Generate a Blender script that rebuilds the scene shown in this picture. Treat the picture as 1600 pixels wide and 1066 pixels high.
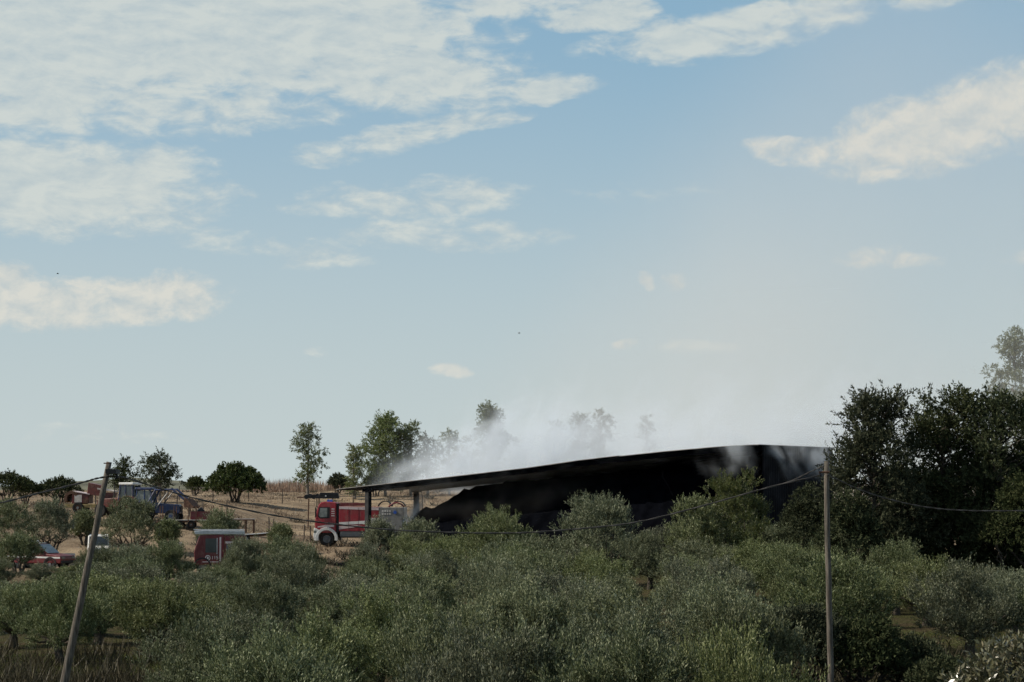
import bpy, math, random
import numpy as np
from mathutils import Vector, Matrix

random.seed(7)
rng = np.random.default_rng(7)
R = math.radians
scene = bpy.context.scene
for o in list(bpy.data.objects):
    bpy.data.objects.remove(o)
col = scene.collection

# ------------------------------------------------------------------ camera
F = 3424.0                      # focal length in pixels of the 1600 px wide photograph
HZ = 790.0                      # row of the level horizon
CZ = 10.0                       # eye height
PITCH = math.atan((HZ - 533.0) / F)
cam = bpy.data.cameras.new('camera')
cam.lens = F / 1600.0 * 36.0
cam.sensor_width = 36.0
cam.clip_start = 0.5
cam.clip_end = 9000.0
cam_o = bpy.data.objects.new('camera', cam)
cam_o.location = (0, 0, CZ)
cam_o.rotation_euler = (math.pi / 2 + PITCH, 0, 0)
col.objects.link(cam_o)
scene.camera = cam_o

def P(px, py, d):
    """world point seen at that photograph pixel, at distance d along +Y"""
    u = (px - 800.0) / F
    v = (533.0 - py) / F
    c, s = math.cos(PITCH), math.sin(PITCH)
    y = c - v * s
    z = s + v * c
    k = d / y
    return Vector((u * k, d, CZ + z * k))

# ------------------------------------------------------------------ node helper
class X:
    """tiny expression wrapper round node sockets"""
    nt = None
    def __init__(self, s): self.s = s
    @staticmethod
    def val(o): return o.s if isinstance(o, X) else o
    @staticmethod
    def math(op, a, b=None, c=None, clamp=False):
        n = X.nt.nodes.new('ShaderNodeMath'); n.operation = op; n.use_clamp = clamp
        for i, v in enumerate((a, b, c)):
            if v is None: continue
            v = X.val(v)
            if isinstance(v, (int, float)): n.inputs[i].default_value = v
            else: X.nt.links.new(v, n.inputs[i])
        return X(n.outputs[0])
    def __add__(s, o): return X.math('ADD', s, o)
    __radd__ = __add__
    def __sub__(s, o): return X.math('SUBTRACT', s, o)
    def __rsub__(s, o): return X.math('SUBTRACT', o, s)
    def __mul__(s, o): return X.math('MULTIPLY', s, o)
    __rmul__ = __mul__
    def __truediv__(s, o): return X.math('DIVIDE', s, o)
    def max(s, o): return X.math('MAXIMUM', s, o)
    def min(s, o): return X.math('MINIMUM', s, o)
    def clamp(s): return X.math('ADD', s, 0.0, clamp=True)
    def pow(s, o): return X.math('POWER', s, o)
    def smooth(s, lo, hi, a=0.0, b=1.0):
        n = X.nt.nodes.new('ShaderNodeMapRange'); n.interpolation_type = 'SMOOTHSTEP'
        X.nt.links.new(s.s, n.inputs[0])
        for i, v in zip((1, 2, 3, 4), (lo, hi, a, b)):
            v = X.val(v)
            if isinstance(v, (int, float)): n.inputs[i].default_value = v
            else: X.nt.links.new(v, n.inputs[i])
        return X(n.outputs[0])
    @staticmethod
    def vec(a, b, c):
        n = X.nt.nodes.new('ShaderNodeCombineXYZ')
        for i, v in enumerate((a, b, c)):
            v = X.val(v)
            if isinstance(v, (int, float)): n.inputs[i].default_value = v
            else: X.nt.links.new(v, n.inputs[i])
        return X(n.outputs[0])
    @staticmethod
    def sep(v):
        n = X.nt.nodes.new('ShaderNodeSeparateXYZ'); X.nt.links.new(v.s, n.inputs[0])
        return X(n.outputs[0]), X(n.outputs[1]), X(n.outputs[2])
    @staticmethod
    def noise(v, scale=1.0, detail=4.0, rough=0.55, dist=0.0):
        n = X.nt.nodes.new('ShaderNodeTexNoise')
        if v is not None: X.nt.links.new(v.s, n.inputs['Vector'])
        n.inputs['Scale'].default_value = scale; n.inputs['Detail'].default_value = detail
        n.inputs['Roughness'].default_value = rough; n.inputs['Distortion'].default_value = dist
        return X(n.outputs[0])
    @staticmethod
    def mix(f, a, b):
        n = X.nt.nodes.new('ShaderNodeMix'); n.data_type = 'RGBA'
        for i, v in ((0, f), (6, a), (7, b)):
            v = X.val(v)
            if isinstance(v, (int, float)): n.inputs[i].default_value = v
            elif isinstance(v, tuple): n.inputs[i].default_value = v if len(v) == 4 else (*v, 1)
            else: X.nt.links.new(v, n.inputs[i])
        return X(n.outputs[2])

def srgb(r, g, b):
    f = lambda c: (c / 255 / 12.92) if c / 255 <= 0.04045 else ((c / 255 + 0.055) / 1.055) ** 2.4
    return (f(r), f(g), f(b))

# ------------------------------------------------------------------ sky and sun
SUN_AZ, SUN_EL = -94.0, 38.0        # degrees; azimuth from +Y towards +X
sun_dir = Vector((math.sin(R(SUN_AZ)) * math.cos(R(SUN_EL)), math.cos(R(SUN_AZ)) * math.cos(R(SUN_EL)), math.sin(R(SUN_EL))))
world = bpy.data.worlds.new('World'); scene.world = world
world.use_nodes = True
nt = world.node_tree; nt.nodes.clear(); X.nt = nt
out = nt.nodes.new('ShaderNodeOutputWorld')
bg = nt.nodes.new('ShaderNodeBackground'); bg.inputs['Strength'].default_value = 0.10
sky = nt.nodes.new('ShaderNodeTexSky'); sky.sky_type = 'NISHITA'; sky.sun_disc = False
sky.sun_elevation = R(SUN_EL); sky.sun_rotation = R(SUN_AZ)
sky.altitude = 100; sky.air_density = 1.0; sky.dust_density = 1.0; sky.ozone_density = 1.0
tc = nt.nodes.new('ShaderNodeTexCoord')
dx, dy, dz = X.sep(X(tc.outputs['Generated']))
az = X.math('ARCTAN2', dx, dy)
el = X.math('ARCSINE', dz)
u = az * 3.424
v = el * 3.424
wv = X.vec(u * 3.0, v * 7.0, 0.0)
w1 = X.noise(wv, 1.6, 4, 0.6) - 0.5
w2 = X.noise(X.vec(u * 3.0 + 7.3, v * 7.0, 3.1), 1.6, 4, 0.6) - 0.5
uu = u + w1 * 0.13
vv = v + w2 * 0.05
BLOBS = [  # px, py, rx, ry, tilt (deg, + = right end up), weight
    (300, 50, 540, 125, 0, 1.2), (60, 110, 340, 130, 0, 1.1), (640, 118, 260, 80, -4, 0.92), (100, 300, 300, 92, 0, 1.12), (250, 175, 330, 60, 0, .75),
    (760, 10, 200, 28, 0, .8), (930, 25, 130, 34, 0, .95),
    (650, 212, 230, 28, 11, .80), (860, 142, 100, 27, 6, .95),
    (630, 312, 240, 40, 2, .58), (690, 366, 230, 30, 0, .60), (420, 390, 190, 34, -6, .46), (1000, 300, 160, 26, 0, .3),
    (1140, 58, 250, 44, 6, .85), (1270, 32, 160, 38, 6, .75), (1440, 28, 70, 17, 4, .7), (1590, 15, 80, 15, 0, .8),
    (150, 680, 160, 26, 0, .42), (1090, 545, 90, 16, 0, .42), (530, 552, 50, 16, 0, .45),
]
PUFFS = [
    (1490, 205, 250, 76, 14, 1.1), (1610, 185, 190, 84, 0, 1.1), (1370, 240, 170, 36, 3, .85), (1215, 238, 64, 28, 0, .8),
    (60, 482, 180, 50, 0, 1.1), (215, 472, 165, 48, 3, 1.0), (15, 440, 56, 28, 0, .85),
    (700, 576, 40, 13, 0, .8), (1010, 441, 20, 17, 0, .8), (1055, 442, 24, 19, 0, .8), (970, 540, 26, 15, 0, .8),
    (1390, 410, 100, 24, 0, .62), (1610, 412, 50, 18, 0, .75),
]
def cover(blobs, U, V, pw):
    c = None
    for (px, py, rx, ry, tilt, wgt) in blobs:
        cu, cv = (px - 800) / 1000.0, (HZ - py) / 1000.0
        ct, st = math.cos(R(tilt)), math.sin(R(tilt))
        a = (U - cu) * (ct * 1000 / rx) + (V - cv) * (st * 1000 / rx)
        b = (U - cu) * (-st * 1000 / ry) + (V - cv) * (ct * 1000 / ry)
        m = (1.0 - (a * a + b * b)).max(0.0).pow(pw) * wgt
        c = m if c is None else c.max(m)
    return c
cov = cover(BLOBS, uu, vv, .7)
p1 = X.noise(X.vec(u * 9.0, v * 13.0, 8.4), 2.4, 7, 0.64, .3) - 0.5
cov2 = cover(PUFFS, u + w1 * .09, v + w2 * .06, .9)
puff = (cov2 + p1 * 1.6).smooth(0.08, 0.90) * cov2.smooth(0.0, 0.25)
# the same kind of broken cloud goes on all round the sky
inframe = u.smooth(0.85, 1.25).max(u.smooth(-0.85, -1.25)).max(v.smooth(0.82, 1.2))
gen = X.noise(X.vec(dx * 1.0, dy * 1.0, dz * 2.5), 3.2, 3, 0.5).smooth(0.45, 0.72) * 1.25 * v.smooth(0.1, 0.7)
cov = cov.max(gen * inframe)
fb = X.noise(X.vec(u * 3.6, v * 8.5, 1.7), 3.2, 8, 0.60, 0.35)
fine = X.noise(X.vec(u * 8.0, v * 16.0, 5.2), 3.0, 6, 0.58, 0.3)
dens = (cov * 1.0 + (fb - 0.5) * 1.55 + (fine - 0.5) * 0.75).smooth(0.17, 0.86) * cov.smooth(0.0, 0.3)
lit = X.noise(X.vec(u * 3.6 + 0.05, v * 8.5 - 0.10, 1.7), 3.2, 6, 0.6, 0.35)
plit = X.noise(X.vec(u * 9.0 + .08, v * 13.0 - .26, 8.4), 2.4, 5, 0.55, .3) - 0.5
shade2 = ((p1 - plit) * 2.4 + .62).clamp()
shade = ((fb - lit) * 2.6 + 0.55 + (fine - 0.5) * 0.7 + (dens - 0.6) * 0.3).clamp()
K = 10.0
cl = lambda r, g, b: tuple(c * K for c in srgb(r, g, b))
ccol = X.mix(shade, cl(184, 197, 201), cl(212, 217, 211))
pcol = X.mix(shade2, cl(188, 198, 200), cl(224, 221, 210))
# pale low-lying air over the horizon
hz = v.smooth(-0.05, 0.80, 1.0, 0.0).pow(.85)
sk = X.mix(el.smooth(.25, .75, .72, .0), X(sky.outputs[0]), cl(142, 182, 206))
base = X.mix(hz, sk, cl(195, 206, 206))
thick = X.mix(dens * 0.84, base, ccol)
thick = X.mix(puff * v.smooth(0.05, .45, .62, .85), thick, pcol)
nt.links.new(thick.s, bg.inputs['Color'])
nt.links.new(bg.outputs[0], out.inputs['Surface'])
world.cycles.sampling_method = 'NONE'

sun = bpy.data.lights.new('sun', 'SUN'); sun.energy = 5.0; sun.angle = R(0.53); sun.color = (1.0, 0.91, 0.77)
sun_o = bpy.data.objects.new('sun', sun); col.objects.link(sun_o)
sun_o.rotation_euler = sun_dir.to_track_quat('Z', 'Y').to_euler()
sun_o.location = (-60, 60, 80)
vs = scene.view_settings
vs.view_transform = 'Standard'; vs.look = 'None'; vs.exposure = 0.0; vs.gamma = 1.0; vs.use_curve_mapping = False
scene.render.engine = 'CYCLES'
scene.cycles.use_denoising = True
scene.cycles.max_bounces = 4; scene.cycles.diffuse_bounces = 1; scene.cycles.transmission_bounces = 4
scene.cycles.volume_bounces = 2; scene.cycles.transparent_max_bounces = 8; scene.cycles.adaptive_threshold = 0.02
scene.cycles.sample_clamp_indirect = 4.0

# ------------------------------------------------------------------ materials
MATS = {}
def mat(name, color, rough=0.8, metal=0.0, var=0.25, scale=3.0, spec=0.3, bump=0.0, color2=None, coords='Object'):
    if name in MATS: return MATS[name]
    m = bpy.data.materials.new(name); m.use_nodes = True
    n = m.node_tree; X.nt = n
    b = n.nodes['Principled BSDF']
    t = n.nodes.new('ShaderNodeTexCoord')
    nz = X.noise(X(t.outputs[coords]), scale, 5, 0.6)
    c2 = color2 or tuple(c * (1 - var) for c in color)
    cc = X.mix(nz.smooth(0.35, 0.65), tuple(min(1, c * (1 + var * .4)) for c in color), c2)
    n.links.new(cc.s, b.inputs['Base Color'])
    b.inputs['Roughness'].default_value = rough; b.inputs['Metallic'].default_value = metal
    b.inputs['Specular IOR Level'].default_value = spec
    if bump:
        bn = n.nodes.new('ShaderNodeBump'); bn.inputs['Strength'].default_value = bump; bn.inputs['Distance'].default_value = 0.05
        n.links.new(nz.s, bn.inputs['Height']); n.links.new(bn.outputs[0], b.inputs['Normal'])
    MATS[name] = m
    return m

def dust(m, amount=.55, col=(0.23, 0.18, 0.14)):
    n = m.node_tree; X.nt = n; b = n.nodes['Principled BSDF']
    src = X(b.inputs['Base Color'].links[0].from_socket)
    t = n.nodes.new('ShaderNodeTexCoord'); p = X(t.outputs['Object']); x, y, z = X.sep(p)
    f = X.noise(p, 2.2, 6, .7).smooth(.45, .75) * .6 + X.noise(X.vec(x * 6, y * 6, z * .8), 1.0, 4, .7).smooth(.5, .75) * .5
    c = X.mix((f * amount).clamp(), src, col)
    n.links.new(c.s, b.inputs['Base Color'])
    n.links.new((f * .4 + .35).s, b.inputs['Roughness'])

def leaf_mat(name, c1, c2, c3, trans=0.25, rough=0.45, spec=0.35, treevar=0.5):
    m = bpy.data.materials.new(name); m.use_nodes = True
    n = m.node_tree; X.nt = n
    b = n.nodes['Principled BSDF']; o = n.nodes['Material Output']
    at = n.nodes.new('ShaderNodeAttribute'); at.attribute_name = 'rnd'
    oi = n.nodes.new('ShaderNodeObjectInfo')
    r = X(at.outputs['Fac'])
    c = X.mix(r.smooth(0.0, 0.7), c1, c2)
    c = X.mix(r.smooth(0.72, 1.0), c, c3)
    hs = n.nodes.new('ShaderNodeHueSaturation')
    n.links.new(c.s, hs.inputs['Color'])
    rv = X(oi.outputs['Random'])
    n.links.new((rv * treevar + (1 - treevar * .5)).s, hs.inputs['Value'])
    n.links.new(((X.math('FRACT', rv * 7.31)) * 0.5 + 0.75).s, hs.inputs['Saturation'])
    n.links.new(((X.math('FRACT', rv * 3.77)) * 0.016 + 0.492).s, hs.inputs['Hue'])
    n.links.new(hs.outputs[0], b.inputs['Base Color'])
    b.inputs['Roughness'].default_value = rough; b.inputs['Specular IOR Level'].default_value = spec
    tr = n.nodes.new('ShaderNodeBsdfTranslucent'); n.links.new(hs.outputs[0], tr.inputs['Color'])
    mx = n.nodes.new('ShaderNodeMixShader'); mx.inputs[0].default_value = trans
    n.links.new(b.outputs[0], mx.inputs[1]); n.links.new(tr.outputs[0], mx.inputs[2])
    n.links.new(mx.outputs[0], o.inputs['Surface'])
    MATS[name] = m
    return m

M_OLIVE = leaf_mat('olive_leaf', (0.052, 0.066, 0.028), (0.148, 0.168, 0.082), (0.36, 0.38, 0.24), trans=0.18, rough=.55, spec=.25)
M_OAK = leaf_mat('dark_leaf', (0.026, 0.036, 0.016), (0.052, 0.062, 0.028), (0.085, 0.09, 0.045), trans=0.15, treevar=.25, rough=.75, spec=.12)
M_GREEN = leaf_mat('green_leaf', (0.045, 0.062, 0.024), (0.085, 0.100, 0.040), (0.15, 0.15, 0.07), trans=0.22)
M_EUC = leaf_mat('eucalyptus_leaf', (0.085, 0.108, 0.048), (0.145, 0.168, 0.078), (0.22, 0.235, 0.12), trans=0.35)
M_POPLAR = leaf_mat('poplar_leaf', (0.09, 0.11, 0.045), (0.14, 0.16, 0.07), (0.22, 0.23, 0.11), trans=0.3)
M_FIG = leaf_mat('fig_leaf', (0.040, 0.055, 0.020), (0.075, 0.095, 0.034), (0.12, 0.14, 0.055), trans=0.2)
M_GLOSSY = leaf_mat('glossy_leaf', (0.06, 0.065, 0.03), (0.11, 0.105, 0.055), (0.21, 0.18, 0.11), trans=0.15, rough=0.3, spec=0.6)
M_REED = leaf_mat('dry_reed', (0.20, 0.11, 0.065), (0.32, 0.20, 0.125), (0.42, 0.30, 0.2), trans=0.2, spec=.1)
M_STRAW = leaf_mat('straw', (0.15, 0.10, 0.06), (0.26, 0.19, 0.115), (0.36, 0.28, 0.18), trans=0.2, spec=.1)
M_GRASS = leaf_mat('grass_blade', (0.05, 0.07, 0.016), (0.10, 0.12, 0.03), (0.2, 0.18, 0.08), trans=0.3, spec=.1)
M_WEED = leaf_mat('dry_weed', (0.03, 0.028, 0.018), (0.07, 0.06, 0.036), (0.2, 0.17, 0.12), trans=0.2, spec=.1)
M_BARK = mat('bark', (0.085, 0.070, 0.055), 0.95, var=.5, scale=9, bump=.6)
M_PALEBARK = mat('pale_bark', (0.20, 0.175, 0.15), 0.9, var=.5, scale=6, bump=.4)
M_POLE = mat('weathered_pole', (0.115, 0.098, 0.08), 0.9, var=.45, scale=14, bump=.5)
def grain(m):
    n = m.node_tree; X.nt = n
    t = n.nodes.new('ShaderNodeTexCoord'); x, y, z = X.sep(X(t.outputs['Object']))
    g = X.noise(X.vec(x * 34, y * 34, z * 1.3), 1.0, 5, .7); st = X.noise(X.vec(x * 5, y * 5, z * .9), 1.0, 4, .6)
    c = X.mix(g.smooth(.38, .62), (0.06, 0.048, 0.038), (0.17, 0.15, 0.125)); c = X.mix(st.smooth(.5, .7) * .6, c, (0.05, 0.05, 0.04))
    b = n.nodes['Principled BSDF']; n.links.new(c.s, b.inputs['Base Color'])
    bn = n.nodes.new('ShaderNodeBump'); bn.inputs['Strength'].default_value = .9; bn.inputs['Distance'].default_value = .03
    n.links.new(g.s, bn.inputs['Height']); n.links.new(bn.outputs[0], b.inputs['Normal'])
grain(M_POLE)
M_CABLE = mat('grey_cable', (0.085, 0.075, 0.065), 0.6, var=.2)
M_RED = mat('fire_red', (0.27, 0.014, 0.024), 0.35, var=.15, scale=1.5, spec=.5)
M_DKRED = mat('dark_red', (0.12, 0.009, 0.013), 0.4, var=.2, scale=2, spec=.5)
M_RUSTRED = mat('rusty_red', (0.12, 0.034, 0.028), 0.85, var=.4, scale=3)
M_WHITE = mat('vehicle_white', (0.68, 0.68, 0.66), 0.45, var=.1, scale=2, spec=.5)
M_PINK = mat('faded_stripe', (0.60, 0.50, 0.49), 0.5, var=.15, scale=2)
M_SILVER = mat('aluminium', (0.50, 0.52, 0.53), 0.4, metal=.5, var=.15)
M_GREY = mat('grey_shutter', (0.17, 0.175, 0.18), 0.5, metal=.3, var=.25)
M_PALEGREY = mat('pale_grey_panel', (0.25, 0.255, 0.255), 0.55, metal=.1, var=.3)
M_BLACK = mat('black_plastic', (0.018, 0.018, 0.02), 0.6, var=.2)
M_TYRE = mat('tyre_rubber', (0.022, 0.021, 0.02), 0.85, var=.3)
M_GLASS = mat('dark_glass', (0.035, 0.045, 0.05), 0.12, var=.2, spec=.8)
M_PALEGLASS = mat('pale_glass', (0.16, 0.18, 0.17), 0.15, var=.3, spec=.8)
M_BLUE = mat('tractor_blue', (0.012, 0.03, 0.10), 0.45, var=.25, spec=.5)
M_BLUELAMP = mat('blue_beacon', (0.03, 0.10, 0.45), 0.2, var=.1, spec=.6)
M_RUST = mat('rust_brown', (0.11, 0.06, 0.04), 0.9, var=.4, scale=6)
M_YELLOWOCHRE = mat('faded_yellow', (0.26, 0.20, 0.09), 0.85, var=.35)
M_CONC = mat('pale_board', (0.50, 0.46, 0.42), 0.9, var=.25)
M_SOOT = mat('soot_black', (0.0030, 0.0034, 0.0050), 1.0, var=.4, scale=1.2, spec=.0)
M_SOOTWALL = mat('sooty_sheet', (0.013, 0.0135, 0.016), 0.9, var=.5, scale=.8, spec=.1)
M_ROOFTOP = mat('roof_sheet', (0.30, 0.29, 0.28), 0.7, var=.3, scale=.7)
M_UNDER = mat('sooty_soffit', (0.035, 0.037, 0.042), 0.95, var=.5, scale=.5, spec=.1)
M_POST = mat('sooty_post', (0.03, 0.03, 0.032), 0.9, var=.4, scale=2)
M_FENCE = mat('fence_wood', (0.10, 0.08, 0.065), 0.95, var=.4, scale=8)
M_BIRD = mat('bird_dark', (0.02, 0.02, 0.022), 0.9)

for m_ in (M_RED, M_DKRED, M_WHITE, M_BLUE, M_RUSTRED, M_GREY, M_SILVER): dust(m_)

# ------------------------------------------------------------------ mesh helpers
def link_mesh(name, me, material, parent=None):
    o = bpy.data.objects.new(name, me)
    if material is not None and len(me.materials) == 0: me.materials.append(material)
    col.objects.link(o)
    if parent is not None: o.parent = parent
    return o

def tag(o, label, cat, group=None, kind=None):
    o['label'] = label; o['category'] = cat
    if group: o['group'] = group
    if kind: o['kind'] = kind
    return o

def empty(name, loc, rz=0.0):
    o = bpy.data.objects.new(name, None); o.empty_display_size = 0.3
    o.location = loc; o.rotation_euler = (0, 0, rz)
    col.objects.link(o)
    return o

class MB:
    def __init__(s): s.v = []; s.f = []
    def add(s, vs, fs):
        k = len(s.v); s.v += [tuple(p) for p in vs]; s.f += [tuple(i + k for i in f) for f in fs]; return s
    def box(s, x0, x1, y0, y1, z0, z1, m=None):
        vs = [Vector((x, y, z)) for z in (z0, z1) for x, y in ((x0, y0), (x1, y0), (x1, y1), (x0, y1))]
        if m is not None: vs = [m @ p for p in vs]
        return s.add(vs, [(3, 2, 1, 0), (4, 5, 6, 7), (0, 1, 5, 4), (1, 2, 6, 5), (2, 3, 7, 6), (3, 0, 4, 7)])
    def prism(s, prof, y0, y1, m=None):
        """polygon in XZ (counter-clockwise seen from -Y) extruded along Y"""
        n = len(prof)
        vs = [Vector((x, y0, z)) for x, z in prof] + [Vector((x, y1, z)) for x, z in prof]
        if m is not None: vs = [m @ p for p in vs]
        fs = [tuple(range(n)), tuple(reversed(range(n, 2 * n)))]
        fs += [((i + 1) % n, i, n + i, n + (i + 1) % n) for i in range(n)]
        return s.add(vs, fs)
    def wheel(s, x, y0, y1, z, r, n=20, r_in=0.0):
        ps = [(x + r * math.cos(2 * math.pi * i / n), z + r * math.sin(2 * math.pi * i / n)) for i in range(n)]
        if not r_in: return s.prism(ps, y0, y1)
        qs = [(x + r_in * math.cos(2 * math.pi * i / n), z + r_in * math.sin(2 * math.pi * i / n)) for i in range(n)]
        vs = [(a, y0, b) for a, b in ps] + [(a, y1, b) for a, b in ps] + [(a, y0, b) for a, b in qs] + [(a, y1, b) for a, b in qs]
        fs = []
        for i in range(n):
            j = (i + 1) % n
            fs += [(j, i, n + i, n + j), (i, j, 2 * n + j, 2 * n + i), (n + j, n + i, 3 * n + i, 3 * n + j), (2 * n + i, 2 * n + j, 3 * n + j, 3 * n + i)]
        return s.add(vs, fs)
    def arch(s, x, z, r0, r1, a0, a1, y0, y1, n=14):
        """curved band (mudguard, hoop) round (x,z)"""
        A = [R(a0 + (a1 - a0) * i / n) for i in range(n + 1)]
        prof = [(x + r1 * math.cos(a), z + r1 * math.sin(a)) for a in A] + [(x + r0 * math.cos(a), z + r0 * math.sin(a)) for a in reversed(A)]
        m = len(prof); vs = [(a, y0, b) for a, b in prof] + [(a, y1, b) for a, b in prof]
        fs = []
        for i in range(n):
            fs += [(i, i + 1, m - 2 - i, m - 1 - i), (m + i + 1, m + i, 2 * m - 1 - i, 2 * m - 2 - i)]
        for i in range(m): fs.append(((i + 1) % m, i, m + i, m + (i + 1) % m))
        return s.add(vs, fs)
    def tube(s, pts, rad, n=8, caps=True):
        pts = [Vector(p) for p in pts]
        if not hasattr(rad, '__len__'): rad = [rad] * len(pts)
        vs = []; fs = []
        prev = None
        for i, p in enumerate(pts):
            t = (pts[min(i + 1, len(pts) - 1)] - pts[max(i - 1, 0)]).normalized()
            if prev is None:
                a = t.cross(Vector((0, 0, 1))) if abs(t.z) < 0.95 else t.cross(Vector((1, 0, 0)))
            else: a = prev - t * prev.dot(t)
            a.normalize(); prev = a; b = t.cross(a)
            for k in range(n):
                q = 2 * math.pi * k / n
                vs.append(p + (a * math.cos(q) + b * math.sin(q)) * rad[i])
        for i in range(len(pts) - 1):
            for k in range(n):
                j = (k + 1) % n
                fs.append((i * n + k, i * n + j, (i + 1) * n + j, (i + 1) * n + k))
        if caps:
            fs.append(tuple(reversed(range(n)))); fs.append(tuple(range((len(pts) - 1) * n, len(pts) * n)))
        return s.add(vs, fs)
    def mesh(s, name, smooth=False):
        me = bpy.data.meshes.new(name); me.from_pydata(s.v, [], s.f); me.update()
        if smooth: me.polygons.foreach_set('use_smooth', [True] * len(me.polygons))
        return me
    def build(s, name, material, parent=None, smooth=False, bevel=0.0):
        o = link_mesh(name, s.mesh(name, smooth), material, parent)
        if bevel:
            b = o.modifiers.new('bevel', 'BEVEL'); b.width = bevel; b.segments = 2; b.limit_method = 'ANGLE'
        return o

def leaf_mesh(name, base, dirs, length, width, material):
    """rhombic leaves, one quad each, from numpy arrays"""
    n = len(base)
    d = dirs / np.linalg.norm(dirs, axis=1, keepdims=True)
    r = rng.normal(size=(n, 3)); side = np.cross(d, r); side /= np.linalg.norm(side, axis=1, keepdims=True) + 1e-9
    L = (length * rng.uniform(0.7, 1.3, n))[:, None]; W = (width * rng.uniform(0.7, 1.3, n))[:, None]
    vs = np.empty((n, 4, 3))
    vs[:, 0] = base; vs[:, 1] = base + d * L * .45 + side * W * .5; vs[:, 2] = base + d * L; vs[:, 3] = base + d * L * .45 - side * W * .5
    me = bpy.data.meshes.new(name)
    me.vertices.add(4 * n); me.vertices.foreach_set('co', vs.astype(np.float32).ravel())
    me.loops.add(4 * n); me.loops.foreach_set('vertex_index', np.arange(4 * n, dtype=np.int32))
    me.polygons.add(n); me.polygons.foreach_set('loop_start', np.arange(0, 4 * n, 4, dtype=np.int32))
    me.polygons.foreach_set('loop_total', np.full(n, 4, dtype=np.int32))
    at = me.attributes.new('rnd', 'FLOAT', 'POINT')
    at.data.foreach_set('value', np.repeat(rng.uniform(0, 1, n), 4).astype(np.float32))
    me.update(calc_edges=True); me.materials.append(material)
    return me

def unit(n):
    q = rng.normal(size=(n, 3)); return q / np.linalg.norm(q, axis=1, keepdims=True)

def shoots(centres, radii, n_shoot, per, slen, up, leaf_l, spread=0.75, inner=0.55, squash=1.0, minz=None):
    """leafy shoots standing on clump surfaces; returns leaf bases and directions"""
    B = []; D = []
    for c, r, ns in zip(centres, radii, n_shoot):
        ns = int(ns)
        q = unit(ns); q[:, 2] = np.where(q[:, 2] < -0.35, -q[:, 2], q[:, 2])
        rad = r * rng.uniform(inner, 1.0, ns) ** 0.6
        st = np.asarray(c) + q * rad[:, None] * np.array([1, 1, squash])
        dr = q * 0.75 + np.array([0, 0, up]) + rng.normal(size=(ns, 3)) * 0.28
        dr /= np.linalg.norm(dr, axis=1, keepdims=True)
        sl = slen * rng.uniform(0.5, 1.25, ns)
        t = rng.uniform(0, 1, (ns, per))
        b = st[:, None, :] + dr[:, None, :] * (t * sl[:, None])[:, :, None] + rng.normal(size=(ns, per, 3)) * leaf_l * 0.12
        d = dr[:, None, :] + rng.normal(size=(ns, per, 3)) * spread
        B.append(b.reshape(-1, 3)); D.append(d.reshape(-1, 3))
    B = np.concatenate(B); D = np.concatenate(D)
    if minz is not None:
        k = B[:, 2] > minz; B = B[k]; D = D[k]
    return B, D

def tufts(centres, radii, per_area, n_sh, per, slen, up, leaf_l, spread=.32, minz=None, fill=1.0):
    """upright brush-like tufts of shoots on clump surfaces"""
    B = []; D = []
    for c, r in zip(centres, radii):
        nt_ = max(5, int(per_area * r * r))
        q = unit(nt_); q[:, 2] = np.where(q[:, 2] < -0.12, -q[:, 2], q[:, 2])
        root = np.asarray(c) + q * (r * rng.uniform(.55, 1.0, nt_))[:, None]
        main = q * .55 + np.array([0, 0, up]) + rng.normal(size=(nt_, 3)) * .15
        main /= np.linalg.norm(main, axis=1, keepdims=True)
        size = rng.uniform(.6, 1.25, nt_)
        dr = main[:, None, :] + rng.normal(size=(nt_, n_sh, 3)) * .27
        dr /= np.linalg.norm(dr, axis=2, keepdims=True)
        st = root[:, None, :] + rng.normal(size=(nt_, n_sh, 3)) * .07
        sl = slen * size[:, None] * rng.uniform(.6, 1.15, (nt_, n_sh))
        t = rng.uniform(0.0, 1, (nt_, n_sh, per))
        b = st[:, :, None, :] + dr[:, :, None, :] * (t * sl[:, :, None])[..., None] + rng.normal(size=(nt_, n_sh, per, 3)) * .02
        d = dr[:, :, None, :] + rng.normal(size=(nt_, n_sh, per, 3)) * spread
        B.append(b.reshape(-1, 3)); D.append(d.reshape(-1, 3))
        nf = int(fill * nt_ * n_sh * per * .3)
        B.append(np.asarray(c) * np.array([.8, .8, .92]) + unit(nf) * (r * rng.uniform(.1, .7, nf))[:, None]); D.append(rng.normal(size=(nf, 3)) + np.array([0, 0, .4]))
    B = np.concatenate(B); D = np.concatenate(D)
    if minz is not None:
        k = B[:, 2] > minz; B = B[k]; D = D[k]
    return B, D

def limb(mb, p0, p1, r0, r1, wob=0.12, n=5, sides=6):
    p0 = Vector(p0); p1 = Vector(p1); L = (p1 - p0).length
    pts = []; rs = []
    for i in range(n + 1):
        t = i / n
        w = Vector((random.gauss(0, 1), random.gauss(0, 1), random.gauss(0, .5))) * (wob * L * 0.25 * math.sin(math.pi * t))
        pts.append(p0.lerp(p1, t) + w); rs.append(r0 + (r1 - r0) * t)
    mb.tube(pts, rs, sides)

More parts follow.
